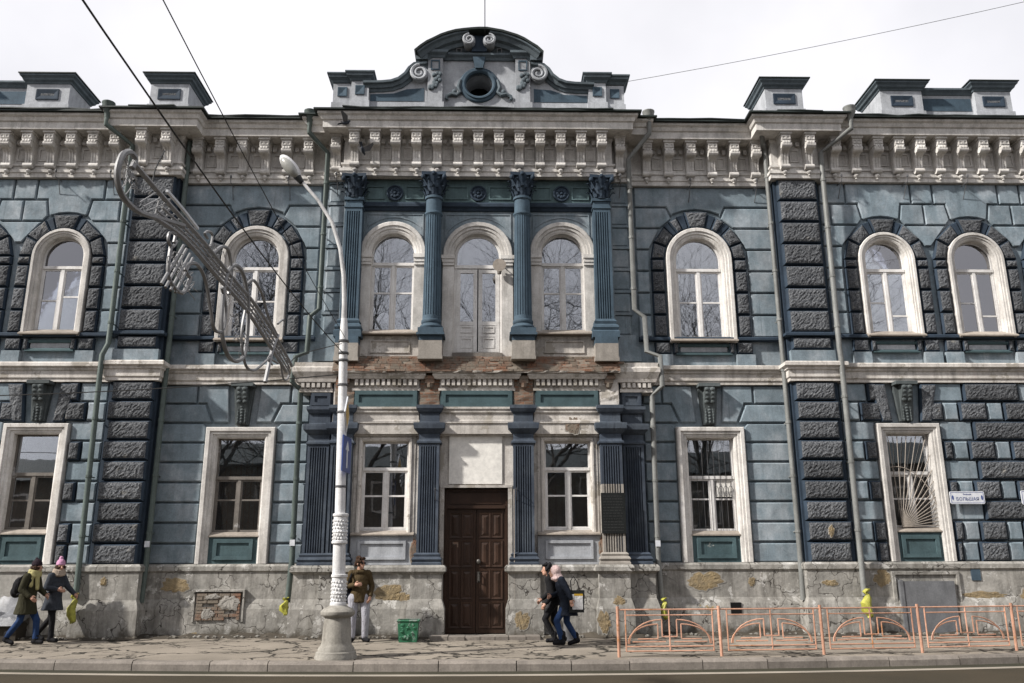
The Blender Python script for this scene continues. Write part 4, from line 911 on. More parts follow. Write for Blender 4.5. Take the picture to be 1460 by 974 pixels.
for s in (-1, 1):
    mb = MB(); mb.tube([(s * .50, YA - .04, 14.35), (s * .56, YA - .05, 14.12), (s * .50, YA - .05, 13.98), (s * .60, YA - .05, 13.9), (s * .74, YA - .05, 13.93), (s * .86, YA - .05, 13.86), (s * .88, YA - .05, 13.78), (s * .82, YA - .05, 13.76)], [.05, .06, .05, .06, .055, .05, .045, .03], 7); mb.ell((s * .66, YA - .05, 14.0), (.07, .05, .07)); mb.build('oculus_scroll', M['atticd'], ATO, True)
    # aedicule pilasters
    x = s * 1.18; mb = MB(); mb.box(x - .2, x + .2, YA - .14, YA + .6, 13.0, 14.98); mb.box(x - .25, x + .25, YA - .18, YA + .6, 13.0, 13.62); p = mb.build('attic_pilaster', M['attic'], ATO)
    MB().sweep_frame([(x - .09, 14.62), (x - .09, 14.86), (x + .09, 14.86), (x + .09, 14.62), (x - .09, 14.62)], [(0, YA - .13), (0, YA - .165), (.03, YA - .165), (.03, YA - .13)]).build('pilaster_panel', M['colblue'], p)
    mb = MB(); random.seed(2)
    for k in range(16): mb.ell((x + random.uniform(-.14, .14), YA - .16, 14.03 + random.uniform(0, .45)), (.06, .05, .07), 0, 7, 5)
    mb.build('pilaster_ornament', M['atticd'], p, True)
    mb = MB(); mb.sweep_plan([(x - .22, YA + .3), (x - .22, YA - .14), (x + .22, YA - .14), (x + .22, YA + .3)], [(-.1, 14.96), (.02, 14.96), (.05, 15.02), (.12, 15.08), (.12, 15.15), (-.1, 15.16)]); mb.build('pilaster_cap', M['atticd'], p)
    # volute and sweeping parapet
    f = lambda pts: pts if s > 0 else [(-a, b) for a, b in pts][::-1]
    crv = [(3.1, 14.18), (2.6, 14.19), (2.35, 14.22), (2.15, 14.30), (1.98, 14.45), (1.88, 14.62), (1.74, 14.75), (1.4, 14.78)]
    mb = MB(); mb.prism(f([(1.4, 13.0), (3.1, 13.0)] + crv), YA + .45, YA); pw = mb.build('parapet', M['attic'], ATO)
    mb = MB(); rings = []
    mb.sweep_frame(crv[::-1] if s > 0 else [(-a, b) for a, b in crv], [(-.20, YA + .02), (-.20, YA - .03), (-.13, YA - .06), (-.12, YA - .10), (-.04, YA - .13), (-.02, YA - .20), (.04, YA - .21), (.04, YA + .45), (-.20, YA + .45)]); mb.build('parapet_coping', M['atticd'], ATO)
    mb = MB(); mb.prism(f([(1.48, 13.72), (2.92, 13.72), (2.92, 13.92), (2.3, 13.95), (1.95, 14.08), (1.48, 14.12)]), YA - .0, YA - .012); mb.build('parapet_panel', M['colblue'], pw)
    vx, vz = s * 1.60, 14.50; pts = []
    for k in range(34):
        t = k * .36; r = .24 * (1 - k / 40); pts.append((vx + s * r * math.cos(math.pi / 2 + t) * -1, YA - .16, vz + r * math.sin(math.pi / 2 + t)))
    mb = MB(); mb.tube(pts, [.055 - .0009 * k for k in range(34)], 7); mb.tube([(vx, YA + .4, vz), (vx, YA - .13, vz)], .235, 20); mb.build('volute', M['attic'], ATO, True)
    # end piers
    for (xa, xb, yy, zt) in ((2.95, 3.42, YA - .10, 14.28), (3.42, 3.92, YA, 14.24)):
        mb = MB(); a, b = sorted((s * xa, s * xb)); mb.box(a, b, yy, YA + .7, 13.0, zt); mb.box(a - .03, b + .03, yy - .05, YA + .7, 13.0, 13.66); e = mb.build('attic_pier', M['attic'], ATO)
        mx_ = (a + b) / 2; MB().sweep_frame([(mx_ - .10, 13.88), (mx_ - .10, 14.10), (mx_ + .10, 14.10), (mx_ + .10, 13.88), (mx_ - .10, 13.88)], [(-.2, yy + .01), (-.1, yy - .004), (0, yy - .03), (.025, yy - .03), (.025, yy + .01)]).build('pier_panel', M['colblue'], e)
    a, b = sorted((s * 2.95, s * 3.92))
    pp = [(2.95, YA + .6), (2.95, YA - .1), (3.42, YA - .1), (3.42, YA), (3.92, YA), (3.92, YA + .7)]; pp = pp if s > 0 else [(-x_, y_) for x_, y_ in pp[::-1]]
    MB().sweep_plan(pp, [(-.1, 14.26), (.02, 14.26), (.05, 14.32), (.12, 14.38), (.13, 14.44), (.16, 14.46), (.16, 14.50), (-.3, 14.56)]).build('pier_cap', M['atticd'], ATO)
# entablature under the pediment and the broken segmental pediment
MB().sweep_plan([(-.98, YA + .1), (-.98, YA - .03), (.98, YA - .03), (.98, YA + .1)], [(-.05, 14.96), (.02, 14.96), (.05, 15.02), (.12, 15.07), (.12, 15.13), (-.05, 15.14)]).build('attic_entablature', M['atticd'], ATO)
MB().prism([(-1.45, 15.13), (1.45, 15.13)] + [(2.25 * math.sin(t), 13.30 + 2.25 * math.cos(t)) for t in [R(39 - 78 * k / 16) for k in range(17)]], YA + .3, YA).build('tympanum', M['colblue'], ATO)
for s in (-1, 1):
    arc = [(s * 2.35 * math.sin(R(t)), 13.28 + 2.35 * math.cos(R(t))) for t in [44 - 37 * k / 14 for k in range(15)]]
    arc = arc if s < 0 else arc[::-1]
    MB().sweep_frame(arc, [(-.36, YA + .3), (-.36, YA - .03), (-.27, YA - .08), (-.25, YA - .15), (-.15, YA - .18), (-.12, YA - .27), (-.03, YA - .33), (.0, YA - .40), (.05, YA - .40), (.05, YA + .3)]).build('pediment_arc', M['atticd'], ATO)
    vx, vz = s * .27, 15.40; pts = []
    for k in range(30):
        t = k * .4; r = .16 * (1 - k / 36); pts.append((vx + s * r * math.cos(math.pi / 2 - t), YA - .36, vz + r * math.sin(math.pi / 2 - t)))
    mb = MB(); mb.tube(pts, [.045 - .0008 * k for k in range(30)], 7); mb.tube([(vx, YA, vz), (vx, YA - .33, vz)], .165, 18); mb.build('pediment_volute', M['attic'], ATO, True)
    mb = MB(); mb.box(s * 1.38, s * 1.70, YA - .25, YA + .3, 14.86, 15.10); mb.build('pediment_block', M['atticd'], ATO)
    mb = MB(); mb.sweep_frame([(s * .55 - .05, 15.15), (s * .55 - .05, 15.26), (s * .55 + .05, 15.26), (s * .55 + .05, 15.15)], [(0, YA - .1), (0, YA - .13), (.02, YA - .13), (.02, YA - .1)]); mb.build('pediment_hook', M['steel'], ATO)
arc = [(2.41 * math.sin(R(t)), 13.28 + 2.41 * math.cos(R(t))) for t in range(-45, 46, 5)]
random.seed(17); MB().sweep_frame([(x_, z_ + random.uniform(-.012, .012)) for x_, z_ in arc], [(-.01, YA + .3), (-.01, YA - .44), (.045, YA - .45), (.05, YA + .3)]).build('pediment_sheet', M['roof'], ATO)
MB().box(-.2, .2, YA - .2, YA + .3, 15.14, 15.62).build('pediment_core', M['navy'], ATO)
# roof piers of the wings
def roof_pier(xa, xb, y, mids=None, zt=14.25):
    a, b = sorted((xa, xb)); mb = MB(); mb.box(a, b, y, y + 1.15, 12.95, zt); e = None
    mb.box(a - .04, b + .04, y - .04, y + 1.19, 12.95, 13.62); e = mb.build('roof_pier', M['attic'], B)
    MB().sweep_plan([(b, y + 1.15), (a, y + 1.15), (a, y), (b, y), (b, y + 1.15), (a, y + 1.15)], [(-.1, 14.24), (.02, 14.24), (.04, 14.28), (.09, 14.32), (.11, 14.37), (.16, 14.42), (.16, 14.47), (-.4, 14.52)]).build('pier_cap', M['atticd'], e)
    mb = MB(); mb.box(a - .19, b + .19, y - .19, y + 1.34, 14.472, 14.50); mb.build('cap_sheet', M['roof'], e)
    m_ = (a + b) / 2; MB().sweep_frame([(m_ - .27, 13.80), (m_ - .27, 14.05), (m_ + .27, 14.05), (m_ + .27, 13.80), (m_ - .27, 13.80)], [(-.12, y + .01), (-.10, y - .006), (0, y - .03), (.03, y - .03), (.03, y + .01)]).build('pier_panel', M['navy'], e)
    mb = MB(); mb.prism(rect(m_ - .25, m_ + .25, 13.82, 14.03), y + .01, y - .008); mb.build('pier_panel_field', M['rock'], e)
    return e
for s in (-1, 1):
    roof_pier(s * 7.80, s * 8.82, -.42)
    for xa, xb in ((11.0, 12.15), (13.62, 14.62)): roof_pier(s * xa, s * xb, -.36)
    a, b = sorted((s * 12.15, s * 13.62)); mb = MB(); mb.box(a, b, -.20, .7, 12.95, 14.22); e = mb.build('roof_parapet', M['attic'], B)
    MB().box(a + .04, b - .04, -.21, -.19, 13.72, 14.10).build('parapet_panel', M['colblue'], e)
    MB().sweep_plan([(a, -.20), (b, -.20)], [(-.3, 14.20), (.02, 14.20), (.06, 14.26), (.12, 14.32), (.12, 14.37), (-.3, 14.42)]).build('parapet_coping', M['atticd'], e)

# ------------------------------------------------------------------ drainpipes
def pipe(pts, mat, r=.065, funnel=True, sticker=None):
    mb = MB(); mb.tube(pts, r, 10); p = mb.build('drainpipe', M[mat], B, True)
    if funnel:
        c = pts[0]; mb = MB(); mb.lathe([(r, -.12), (r * 1.1, 0), (.14, .14), (.15, .16), (.15, .26), (.165, .28), (.165, .31)], c, 14); mb.build('funnel', M[mat], p, True)
    mb = MB()
    L = 0
    for a, b in zip(pts, pts[1:]):
        d = Vector(b) - Vector(a)
        if abs(d.z) > 1.6:
            n = int(abs(d.z) / 1.25)
            for k in range(n):
                q = Vector(a) + d * ((k + .6) / n); MB().lathe([(r + .012, -.03), (r + .012, .03)], q, 10).box(q.x - .012, q.x + .012, q.y, q.y + .3, q.z - .012, q.z + .012).build('pipe_clamp', M[mat], p)
    return p
pipe([(-4.42, -.80, 12.92), (-4.42, -.80, 12.62), (-3.98, -.42, 12.22), (-3.98, -.40, 7.92), (-4.20, -.42, 7.72), (-4.22, -.42, 6.78), (-4.47, -.50, 6.66), (-4.52, -.50, 6.02), (-4.33, -.34, 5.84), (-4.30, -.32, 1.8), (-4.34, -.34, .85)], 'pipegreen')
pipe([(4.50, -.80, 12.98), (4.50, -.80, 12.66), (3.98, -.42, 12.1), (3.98, -.40, 7.92), (4.22, -.42, 7.72), (4.24, -.42, 6.82), (4.55, -.50, 6.68), (4.57, -.50, 5.92), (4.33, -.34, 5.72), (4.30, -.32, 1.8), (4.34, -.34, .85)], 'pipe')
pipe([(-7.68, -.30, 12.6), (-7.68, -.30, 1.9), (-7.69, -.34, .85)], 'pipegreen', funnel=False)
pipe([(7.44, -.80, 12.96), (7.46, -.78, 12.75), (7.68, -.34, 12.42), (7.69, -.30, 1.9), (7.66, -.34, .85)], 'pipe')
pipe([(-9.55, -1.1, 12.95), (-9.55, -1.1, 12.65), (-9.03, -.62, 12.30), (-9.03, -.62, 6.95), (-9.12, -.68, 6.65), (-9.12, -.66, 5.9), (-9.08, -.62, 1.8), (-9.05, -.66, .95)], 'pipegreen')
pipe([(9.75, -1.1, 12.98), (9.75, -1.1, 12.68), (9.07, -.62, 12.22), (9.02, -.62, 6.9), (9.02, -.66, 6.6), (9.0, -.62, 1.8), (8.98, -.66, .95)], 'pipe')
for x, z in ((-7.68, 2.1), (-4.30, 2.12), (4.30, 2.08)):
    mb = MB(); mb.box(x - .06, x + .06, (-.40 if abs(x) < 6 else -.375), -.39 if abs(x) < 6 else -.365, z, z + .14); tag(mb.build('paper_notice', M['ivorysign']), 'small white paper notice pasted on the %s' % {-7.68: 'drainpipe in the dark corner by the rusticated strip', -4.30: 'green drainpipe near the lamp post', 4.30: 'grey drainpipe beside the black plaque pilaster'}[x], 'notice')
# wall hooks and the wire they carry
for x, y in ((-10.9, YO), (-9.5, YO), (-6.5, YI), (-5.0, YI), (-3.7, -.25), (3.72, -.25), (5.62, YI), (7.4, YI), (9.55, YO), (11.3, YO), (12.9, YO)):
    mb = MB(); mb.tube([(x, y, 11.42), (x, y - .32, 11.40), (x, y - .34, 11.52)], .012, 5); mb.tube([(x, y, 11.05), (x + .02, y - .20, 11.38)], .01, 5); mb.ell((x, y - .34, 11.56), (.03, .03, .05), 0, 8, 6); mb.build('wire_hook', M['steel'], B)
# small wall fittings and bare patches on the plinth
def blob(x, z, w, h, y, mat, name='bare_patch', par=None, n=64, seed=1):
    rnd = random.Random(seed); ph = [(rnd.uniform(0, 6.28), k, rnd.uniform(.4, 1) / k ** .75) for k in range(1, 17)]
    def shape(f):
        out = []
        for k in range(n):
            t = 2 * math.pi * k / n; r = (.72 + .16 * sum(a * math.sin(q * t + p) for p, q, a in ph)); r = max(.3, r) * f; out.append((x + w / 2 * r * math.cos(t) * 1.2, z + h / 2 * r * math.sin(t) * 1.2))
        return out
    MB().prism(shape(1.0), y + .02, y - .003).build('plaster_edge', M['edge'], par or B)
    mb = MB(); a, b_ = shape(.9), shape(.6); rg = [[(p, y + .02, q) for p, q in a], [(p, y - .005, q) for p, q in a], [(p, y - .006 - rnd.uniform(0, .012), q) for p, q in b_]]
    return mb.loft(rg).build(name, M[mat], par or B)
for i, (x, z, w_, h_, y) in enumerate(((-6.98, 1.22, .8, .42, -.095), (-8.5, 1.32, .2, .22, -.595), (-2.0, 1.02, .75, .5, -.475), (-1.72, .95, .5, .3, -.475), (1.05, .45, .42, .5, -.785), (1.7, .5, .35, .4, -.545), (2.95, .40, .35, .6, -.785), (3.28, .85, .35, .3, -.745), (5.35, 1.28, .95, .55, -.095), (6.55, 1.28, .2, .28, -.095), (8.25, 1.25, .5, .16, -.595), (9.55, 1.38, .5, .5, -.395), (11.9, .95, 1.3, .25, -.395), (13.0, .85, .8, .5, -.405))):
    blob(x, z, w_, h_, y, 'ochre', seed=i)
blob(2.98, 2.1, .22, .8, YL - .088, 'brick2', seed=40); blob(-1.46, 2.0, .2, .8, YL - .088, 'brick2', seed=41); blob(2.35, 4.95, .42, .55, -.505, 'brick2', seed=42); blob(8.38, 2.42, .16, .34, YQ - .075, 'ochre', seed=45)
mb = MB(); random.seed(8)
for r_ in range(8):
    x = -6.48 + (0 if r_ % 2 else -.1)
    while x < -5.5:
        a, b = max(x, -6.48), min(x + .25, -5.46)
        if b - a > .05 and random.random() < .93: mb.box(a + .006, b - .006, -.20 - random.random() * .02, -.12, .46 + r_ * .075, .46 + r_ * .075 + .064)
        x += .26
tag(mb.build('exposed_bricks', M['brick2'], B), kind='stuff')
for i, (x, z, w_, h_) in enumerate(((-5.75, .85, .5, .4), (-6.2, .62, .35, .25), (-6.1, .97, .4, .14))): blob(x, z, w_, h_, -.218, 'edge', 'plaster_remnant', seed=60 + i)
MB().sweep_frame([(-6.52, .42), (-6.52, 1.09), (-5.42, 1.09), (-5.42, .42)], [(0, -.1), (0, -.2), (.04, -.2), (.05, -.1)]).build('opening_frame', M['plinth'], B)
MB().box(5.99, 6.24, -.19, -.1, .55, .80).build('cellar_vent', M['dark'], B)
mb = MB(); mb.box(9.96, 11.2, -.50, -.40, .12, 1.27); mb.box(9.90, 9.98, -.52, -.40, .1, 1.3); mb.build('cellar_hatch', M['panelgrey'], B)
MB().sweep_frame([(9.85, .2), (9.85, 1.42), (11.3, 1.42), (11.3, .2)], [(0, -.38), (0, -.44), (.07, -.44), (.08, -.38)]).build('hatch_surround', M['plinth'], B)
MB().box(11.68, 11.9, -.41, -.385, 1.28, 1.56).build('blue_enamel_tile', M['colblue'], B)
# dirt and rubble along the wall foot
random.seed(14); mb = MB(); rg = []
for k in range(140):
    x = -16 + k * .23; y = -.62 if abs(x) < 4 or 7.7 < abs(x) < 9.1 else (-.25 if abs(x) < 7.7 else -.5)
    if abs(x) < 1.0: y = 1.0
    rg.append([(x, y + .15, .10 + random.uniform(.02, .10)), (x, y - .10 - random.uniform(0, .08), .10 + random.uniform(.0, .05)), (x, y - .28 - random.uniform(0, .15), .085), (x, y, .05)])
mb.loft(rg); tag(mb.build('wall_foot_dirt', M['debris']), 'dark dirt and crumbled plaster along the foot of the wall', 'dirt', kind='stuff')
mb = MB()
for k in range(420):
    x = random.uniform(-11, 12.5); y = (-.75 if abs(x) < 4 else -.35 if abs(x) < 7.7 else -.65) - abs(random.gauss(0, .12)); r = random.uniform(.012, .06)
    if abs(x) < .8: continue
    mb.ell((x, y, .095 + r * .3), (r * random.uniform(.8, 1.5), r, r * .7), 0, 5, 3)
tag(mb.build('rubble', M['plinth']), 'small lumps of fallen plaster at the wall foot', 'rubble', kind='stuff')
st = empty('door_step', (0, 0, 0)); random.seed(19); x = -.98
while x < 1.25:
    L = random.uniform(.28, .46); z_ = .15 + random.uniform(-.012, .012); MB().box(x + .008, x + L - .008, -1.32 - random.uniform(0, .05), -.70, .0, z_).build('slab', M['kerb'], st); x += L
tag(st, 'low cracked concrete step before the brown entrance door', 'step')

# ------------------------------------------------------------------ signs on the wall
def text_mesh(s, size, mat, name, par, loc, extr=.002):
    cu = bpy.data.curves.new(name, 'FONT'); cu.body = s; cu.size = size; cu.align_x = 'CENTER'; cu.align_y = 'CENTER'; cu.extrude = extr
    t = bpy.data.objects.new('t', cu); COL.objects.link(t); dg = bpy.context.evaluated_depsgraph_get(); me = bpy.data.meshes.new_from_object(t.evaluated_get(dg)); bpy.data.objects.remove(t)
    me.transform(Matrix.Rotation(R(90), 4, 'X')); me.materials.clear(); me.materials.append(M[mat]); o = link(name, me, par, loc); return o
def street_sign(x0, x1, z0, z1, y, txt, small, label):
    e = empty('street_name_sign', ((x0 + x1) / 2, y, z0)); c = (x1 - x0) / 2; h = z1 - z0
    def rr(w, hh, rd): return [(sx * (w - rd) + rd * math.cos(a), hh / 2 * 1 + sz * (hh / 2 - rd) + rd * math.sin(a)) for sx, sz, a0 in ((1, -1, -90), (1, 1, 0), (-1, 1, 90), (-1, -1, 180)) for a in [R(a0 + 30 * k) for k in range(4)]]
    MB().prism(rr(c, h, .04), 0, -.02).build('plate', M['ivorysign'], e)
    mb = MB(); e_ = .022
    for q in ((-c + e_, c - e_, e_, e_ + .008), (-c + e_, c - e_, h - e_ - .008, h - e_), (-c + e_, -c + e_ + .008, e_ + .008, h - e_ - .008), (c - e_ - .008, c - e_, e_ + .008, h - e_ - .008)): mb.box(q[0], q[1], -.0225, -.0195, q[2], q[3])
    mb.build('border', M['signblue'], e)
    if txt:
        for t_, wd, zz in ((txt, .54, h * .38), (small, .2, h * .76)):
            o = text_mesh(t_, .2, 'signblue', 'lettering', e, (0, -.0225, zz)); xs_ = [v.co.x for v in o.data.vertices]; f_ = wd / (max(xs_) - min(xs_)); o.data.transform(Matrix.Diagonal((f_, .3, f_, 1)))
    if txt:
        for sx in (-1, 1): mb = MB(); mb.prism([(sx * (c - .065) + .022 * math.cos(a), h * .5 + .06 * math.sin(a)) for a in [2 * math.pi * k / 8 for k in range(8)]], -.02, -.023); mb.build('emblem', M['signblue'], e)
    tag(e, label, 'sign'); return e
street_sign(11.40, 12.24, 3.05, 3.35, -.42, 'БОЛЬШАЯ', 'бывшая', 'white enamel street sign reading БОЛЬШАЯ beside the sunburst-grille window')
street_sign(13.14, 13.98, 3.05, 3.35, -.42, 'КАРЛА', 'улица', 'white enamel sign further along the rusticated wing past the БОЛЬШАЯ sign') if False else street_sign(13.14, 13.98, 3.03, 3.37, -.42, '', '', 'blank white enamel plate further along the rusticated wing, past the lettered sign')
e = empty('memorial_plaque', (3.235, -.645, 2.37)); MB().box(-.285, .285, -.03, 0, 0, .94).build('plate', M['castiron'], e)
mb = MB(); random.seed(6)
for k in range(13):
    z = .06 + k * .066; x = -.24
    if k in (4, 9): 
        while x < .2: mb.box(x, x + .035, -.036, -.03, z, z + .02); x += .06
        continue
    while x < .2:
        L = random.uniform(.03, .09); mb.box(x, min(.24, x + L), -.034, -.03, z, z + .022); x += L + .02
mb.build('raised_lines', M['platelines'], e); tag(e, 'black cast memorial plaque in three panels on the grey-bottomed pilaster', 'plaque')
e = empty('loudspeaker', (.60, -.42, 9.0)); mb = MB(); H = [(.03, .0), (.04, .08), (.07, .18), (.16, .28), (.17, .29)]
mb.loft([[(-.05 + r * math.cos(t), -.02 - d, .02 + r * math.sin(t) - d * .1) for t in [2 * math.pi * k / 16 for k in range(16)]] for r, d in H]); mb.build('horn', M['sill'], e, True)
MB().lathe([(.05, -.1), (.06, -.02), (.04, .02)], (-.05, -.05, -.06), 10).build('driver', M['greywood'], e); MB().tube([(-.05, -.02, 0), (.12, -.02, .0), (.14, .1, .0)], .015, 6).build('bracket', M['steel'], e)
tag(e, 'small beige horn loudspeaker fixed beside the upper balcony door', 'loudspeaker')
mb = MB(); mb.box(-.55, -.42, -.205, -.2, 2.08, 2.2); tag(mb.build('sticker', M['brick2']), 'small reddish sticker on the brown entrance door', 'sticker')

# ------------------------------------------------------------------ street lamp
def lamp():
    L = empty('street_lamp', (-2.47, -4.35, 0)); tag(L, 'silver street lamp with bulky concrete base and curved arm', 'street lamp')
    MB().lathe([(.385, -.02), (.385, .05), (.37, .07), (.365, .12), (.335, .14), (.33, .19), (.285, .24), (.27, .30), (.255, .55), (.24, .70), (.235, .72), (.30, .76), (.315, .79), (.315, .83), (.27, .88), (.18, .92), (.14, .95)], n=36).build('base', M['concrete'], L, True)
    lx = lambda z: -.15 * (z - .9) / 5.6
    zz = [.93, 1.4, 2.0, 2.55, 4, 6.2, 6.5]; P = MB().tube([(lx(z), 0, z) for z in zz], [.135, .125, .115, .098, .092, .082, .06], 20).build('pole', M['lamp'], L, True)
    random.seed(4)
    for z0, z1, r in ((.93, 1.5, .13), (2.05, 2.62, .125)):
        mb = MB(); c0 = (lx(z0), 0, 0); mb.lathe([(r, z0), (r + .025, z0 + .01), (r + .025, z0 + .05), (r + .005, z0 + .07), (r + .005, z0 + .2), (r + .02, z0 + .22), (r + .005, z0 + .25), (r + .005, z1 - .07), (r + .025, z1 - .05), (r + .025, z1 - .01), (r, z1)], c0, n=20)
        for k in range(16):
            for j in range(int((z1 - z0 - .12) / .065)):
                a = 2 * math.pi * (k + .5 * (j % 2)) / 16; q = r + .004; mb.ell((c0[0] + q * math.cos(a), q * math.sin(a), z0 + .1 + j * .065), (.02, .02, .03 * random.uniform(.6, 1.1)), 0, 6, 4)
        mb.build('collar', M['lamp'], P, True)
    mb = MB()
    for z in (2.0, 3.1, 4.55, 5.1, 5.6, 5.75, 6.0): mb.lathe([(.095, z), (.108, z + .01), (.108, z + .04), (.095, z + .05)], (lx(z), 0, 0), n=16)
    mb.build('pole_band', M['steel'], P)
    MB().tube([(-.15, 0, 6.3), (-.16, 0, 6.8), (-.20, 0, 7.4), (-.30, 0, 8.0), (-.50, 0, 8.6), (-.82, 0, 9.1), (-1.12, 0, 9.45), (-1.25, 0, 9.58)], [.062, .05, .045, .042, .04, .036, .034, .034], 12).build('arm', M['lamp'], L, True)
    d = Vector((-.62, 0, .78)).normalized(); q = Vector((0, 0, 1)).rotation_difference(d).to_matrix(); c = Vector((-1.45, 0, 9.86))
    h = MB(); h.ell(c, (.14, .16, .34), 0, 16, 12, q); hd = h.build('lamp_head', M['lamp'], L, True)
    MB().ell(c + Vector((-.0, -.045, -.03)), (.125, .14, .29), 0, 16, 10, q).build('lamp_glass', M['glasslamp'], hd, True)
    MB().cap(Vector((-1.20, 0, 9.52)), Vector((-1.32, 0, 9.68)), .06, .09).build('lamp_neck', M['castiron'], hd, True)
    return L
lamp()
e = empty('one_way_sign', (-2.40, -4.62, 3.37)); e.rotation_euler = (0, 0, R(85)); MB().box(-.30, .30, -.012, .012, 0, .68).build('plate', M['signblue'], e)
mb = MB(); mb.prism([(-.04, .08), (.04, .08), (.04, .42), (.13, .42), (0, .60), (-.13, .42), (-.04, .42)], -.0125, -.017); mb.build('arrow', M['ivorysign'], e); tag(e, 'blue sign with white arrow fixed to the lamp pole', 'sign')
e = empty('priority_sign', (-2.43, -4.62, 4.12)); e.rotation_euler = (0, 0, R(93)); MB().prism([(0, 0), (.36, .36), (0, .72), (-.36, .36)], .012, -.012).build('plate', M['ivorysign'], e); MB().prism([(0, .1), (.26, .36), (0, .62), (-.26, .36)], -.0125, -.018).build('yellow_field', M['signyellow'], e); tag(e, 'yellow and white diamond sign on the lamp pole above the blue sign', 'sign')
# hanging street garland over the roadway, strung from the lamp pole
GX = -2.62
def gpx(y, z): return (GX, y, z)
def proj_plane(px, py, X=GX):
    dx = (px - 730) / 1214.6; du = -(py - 487) / 1214.6; d = fw + rt * dx + up * du; t = (X - CAM.x) / d.x; p = CAM + d * t; return (X, p.y, p.z)
def gtube(mb, pts, r, n=6, dx=0):
    Q = [proj_plane(*p) for p in pts]; out = []
    for i in range(len(Q) - 1):          # Catmull-Rom
        p0, p1, p2, p3 = [Vector(Q[max(0, min(len(Q) - 1, i + k))]) for k in (-1, 0, 1, 2)]
        for t in (0, .25, .5, .75):
            out.append(.5 * ((2 * p1) + (p2 - p0) * t + (2 * p0 - 5 * p1 + 4 * p2 - p3) * t * t + (3 * p1 - p0 - 3 * p2 + p3) * t ** 3) + Vector((dx, 0, 0)))
    out.append(Vector(Q[-1]) + Vector((dx, 0, 0))); mb.tube(out, r, n)
G = empty('street_garland', (GX, -9, 4.2)); Gi = Matrix.Translation((-GX, 9, -4.2))
garl = dict(frame=[([(188, 240), (193, 228), (186, 217), (174, 222), (167, 250), (175, 280), (198, 302), (230, 312), (262, 322)], .035), ([(188, 232), (200, 250), (240, 298), (290, 350), (330, 400), (368, 445), (400, 500), (415, 525)], .045), ([(262, 322), (300, 352), (345, 398)], .03),
    ([(248, 346), (250, 334), (242, 332), (240, 344), (246, 352), (252, 344)], .022), ([(244, 350), (240, 395), (260, 418), (272, 395)], .028), ([(230, 405), (262, 350)], .022), ([(236, 410), (266, 355)], .02), ([(243, 414), (271, 362)], .02), ([(250, 417), (275, 368)], .02),
    ([(270, 395), (264, 384), (270, 376), (282, 378), (293, 400), (300, 440), (306, 470), (318, 470), (322, 440), (316, 410)], .026), ([(296, 340), (292, 333), (298, 330), (303, 336), (300, 352)], .02), ([(303, 362), (316, 352), (326, 358), (330, 390), (326, 420)], .028),
    ([(318, 420), (316, 470), (324, 505), (338, 515), (350, 500), (354, 440), (348, 395), (336, 378), (324, 390), (318, 420)], .034), ([(352, 405), (362, 400), (374, 420), (382, 450), (396, 480)], .026), ([(350, 440), (344, 480), (350, 520), (362, 528), (376, 518), (384, 512), (396, 518)], .024),
    ([(396, 462), (404, 456), (404, 466)], .02), ([(378, 545), (388, 500), (396, 478)], .04), ([(388, 520), (382, 512), (386, 506)], .02), ([(398, 500), (404, 540), (412, 535), (408, 510)], .02)])
for p, r in garl['frame'][:1] + garl['frame'][3:]:
    mb = MB(); gtube(mb, p, r * .75); mb.v = [tuple(Gi @ Vector(v)) for v in mb.v]; mb.build('scroll', M['orn'], G, True)
ua = [(190, 232), (240, 290), (290, 345), (330, 395), (368, 440), (400, 492), (416, 522)]; la = [(178, 262), (214, 306), (262, 340), (310, 395), (350, 440), (384, 492), (408, 530)]
bl_ = lambda t: [(u[0] * (1 - t) + v[0] * t, u[1] * (1 - t) + v[1] * t) for u, v in zip(ua, la)]
mb = MB()
for t in (0, .35, .65, 1): gtube(mb, bl_(t)[0 if t in (0,) else 1:], .024 if t in (0, 1) else .013)
for k in range(84):
    f = k / 84 * 5.9; i0 = int(f); g = f - i0; m = lambda P_: (P_[i0][0] * (1 - g) + P_[i0 + 1][0] * g, P_[i0][1] * (1 - g) + P_[i0 + 1][1] * g); f2 = min(5.99, f + (.35 if k % 2 else -.1)); f2 = max(0, f2); i1 = int(f2); g1 = f2 - i1
    q = (la[i1][0] * (1 - g1) + la[i1 + 1][0] * g1, la[i1][1] * (1 - g1) + la[i1 + 1][1] * g1)
    if k > 9: gtube(mb, [m(ua), q], .007, 4)
mb.v = [tuple(Gi @ Vector(v)) for v in mb.v]; mb.build('woven_band', M['orn'], G, True)
mb = MB(); random.seed(9)
for k in range(110):
    a = random.choice([(240, 350, 275, 405), (318, 400, 348, 505), (300, 350, 350, 420), (322, 385, 352, 500), (180, 235, 192, 262)]); x = random.uniform(a[0], a[2]); t = (x - a[0]) / (a[2] - a[0]); y = a[1] + (a[3] - a[1]) * t + random.uniform(-12, 12)
    gtube(mb, [(x, y), (x + random.uniform(-7, 7), y + random.uniform(-6, 10)), (x + random.uniform(-8, 8), y + random.uniform(4, 20))], .0045, 4)
mb.v = [tuple(Gi @ Vector(v)) for v in mb.v]; tag(mb.build('light_filigree', M['orn'], G), kind='stuff')
mb = MB()
gtube(mb, [(238, 272), (262, 300), (282, 326)], .018, 4); mb.v = [tuple(Gi @ Vector(v)) for v in mb.v]; mb.build('lamp_strip', M['ivorysign'], G)
for q, r in (([(235, 215), (222, 240), (217, 262)], .007), ([(330, 330), (318, 350), (312, 372)], .006), ([(412, 520), (430, 505), (487, 490)], .008)):
    mb = MB(); gtube(mb, q, r, 5); mb.v = [tuple(Gi @ Vector(v)) for v in mb.v]; mb.build('hanger', M['wire'], G)
tag(G, 'scrolled grey metal street garland hanging over the road beside the lamp', 'street decoration')
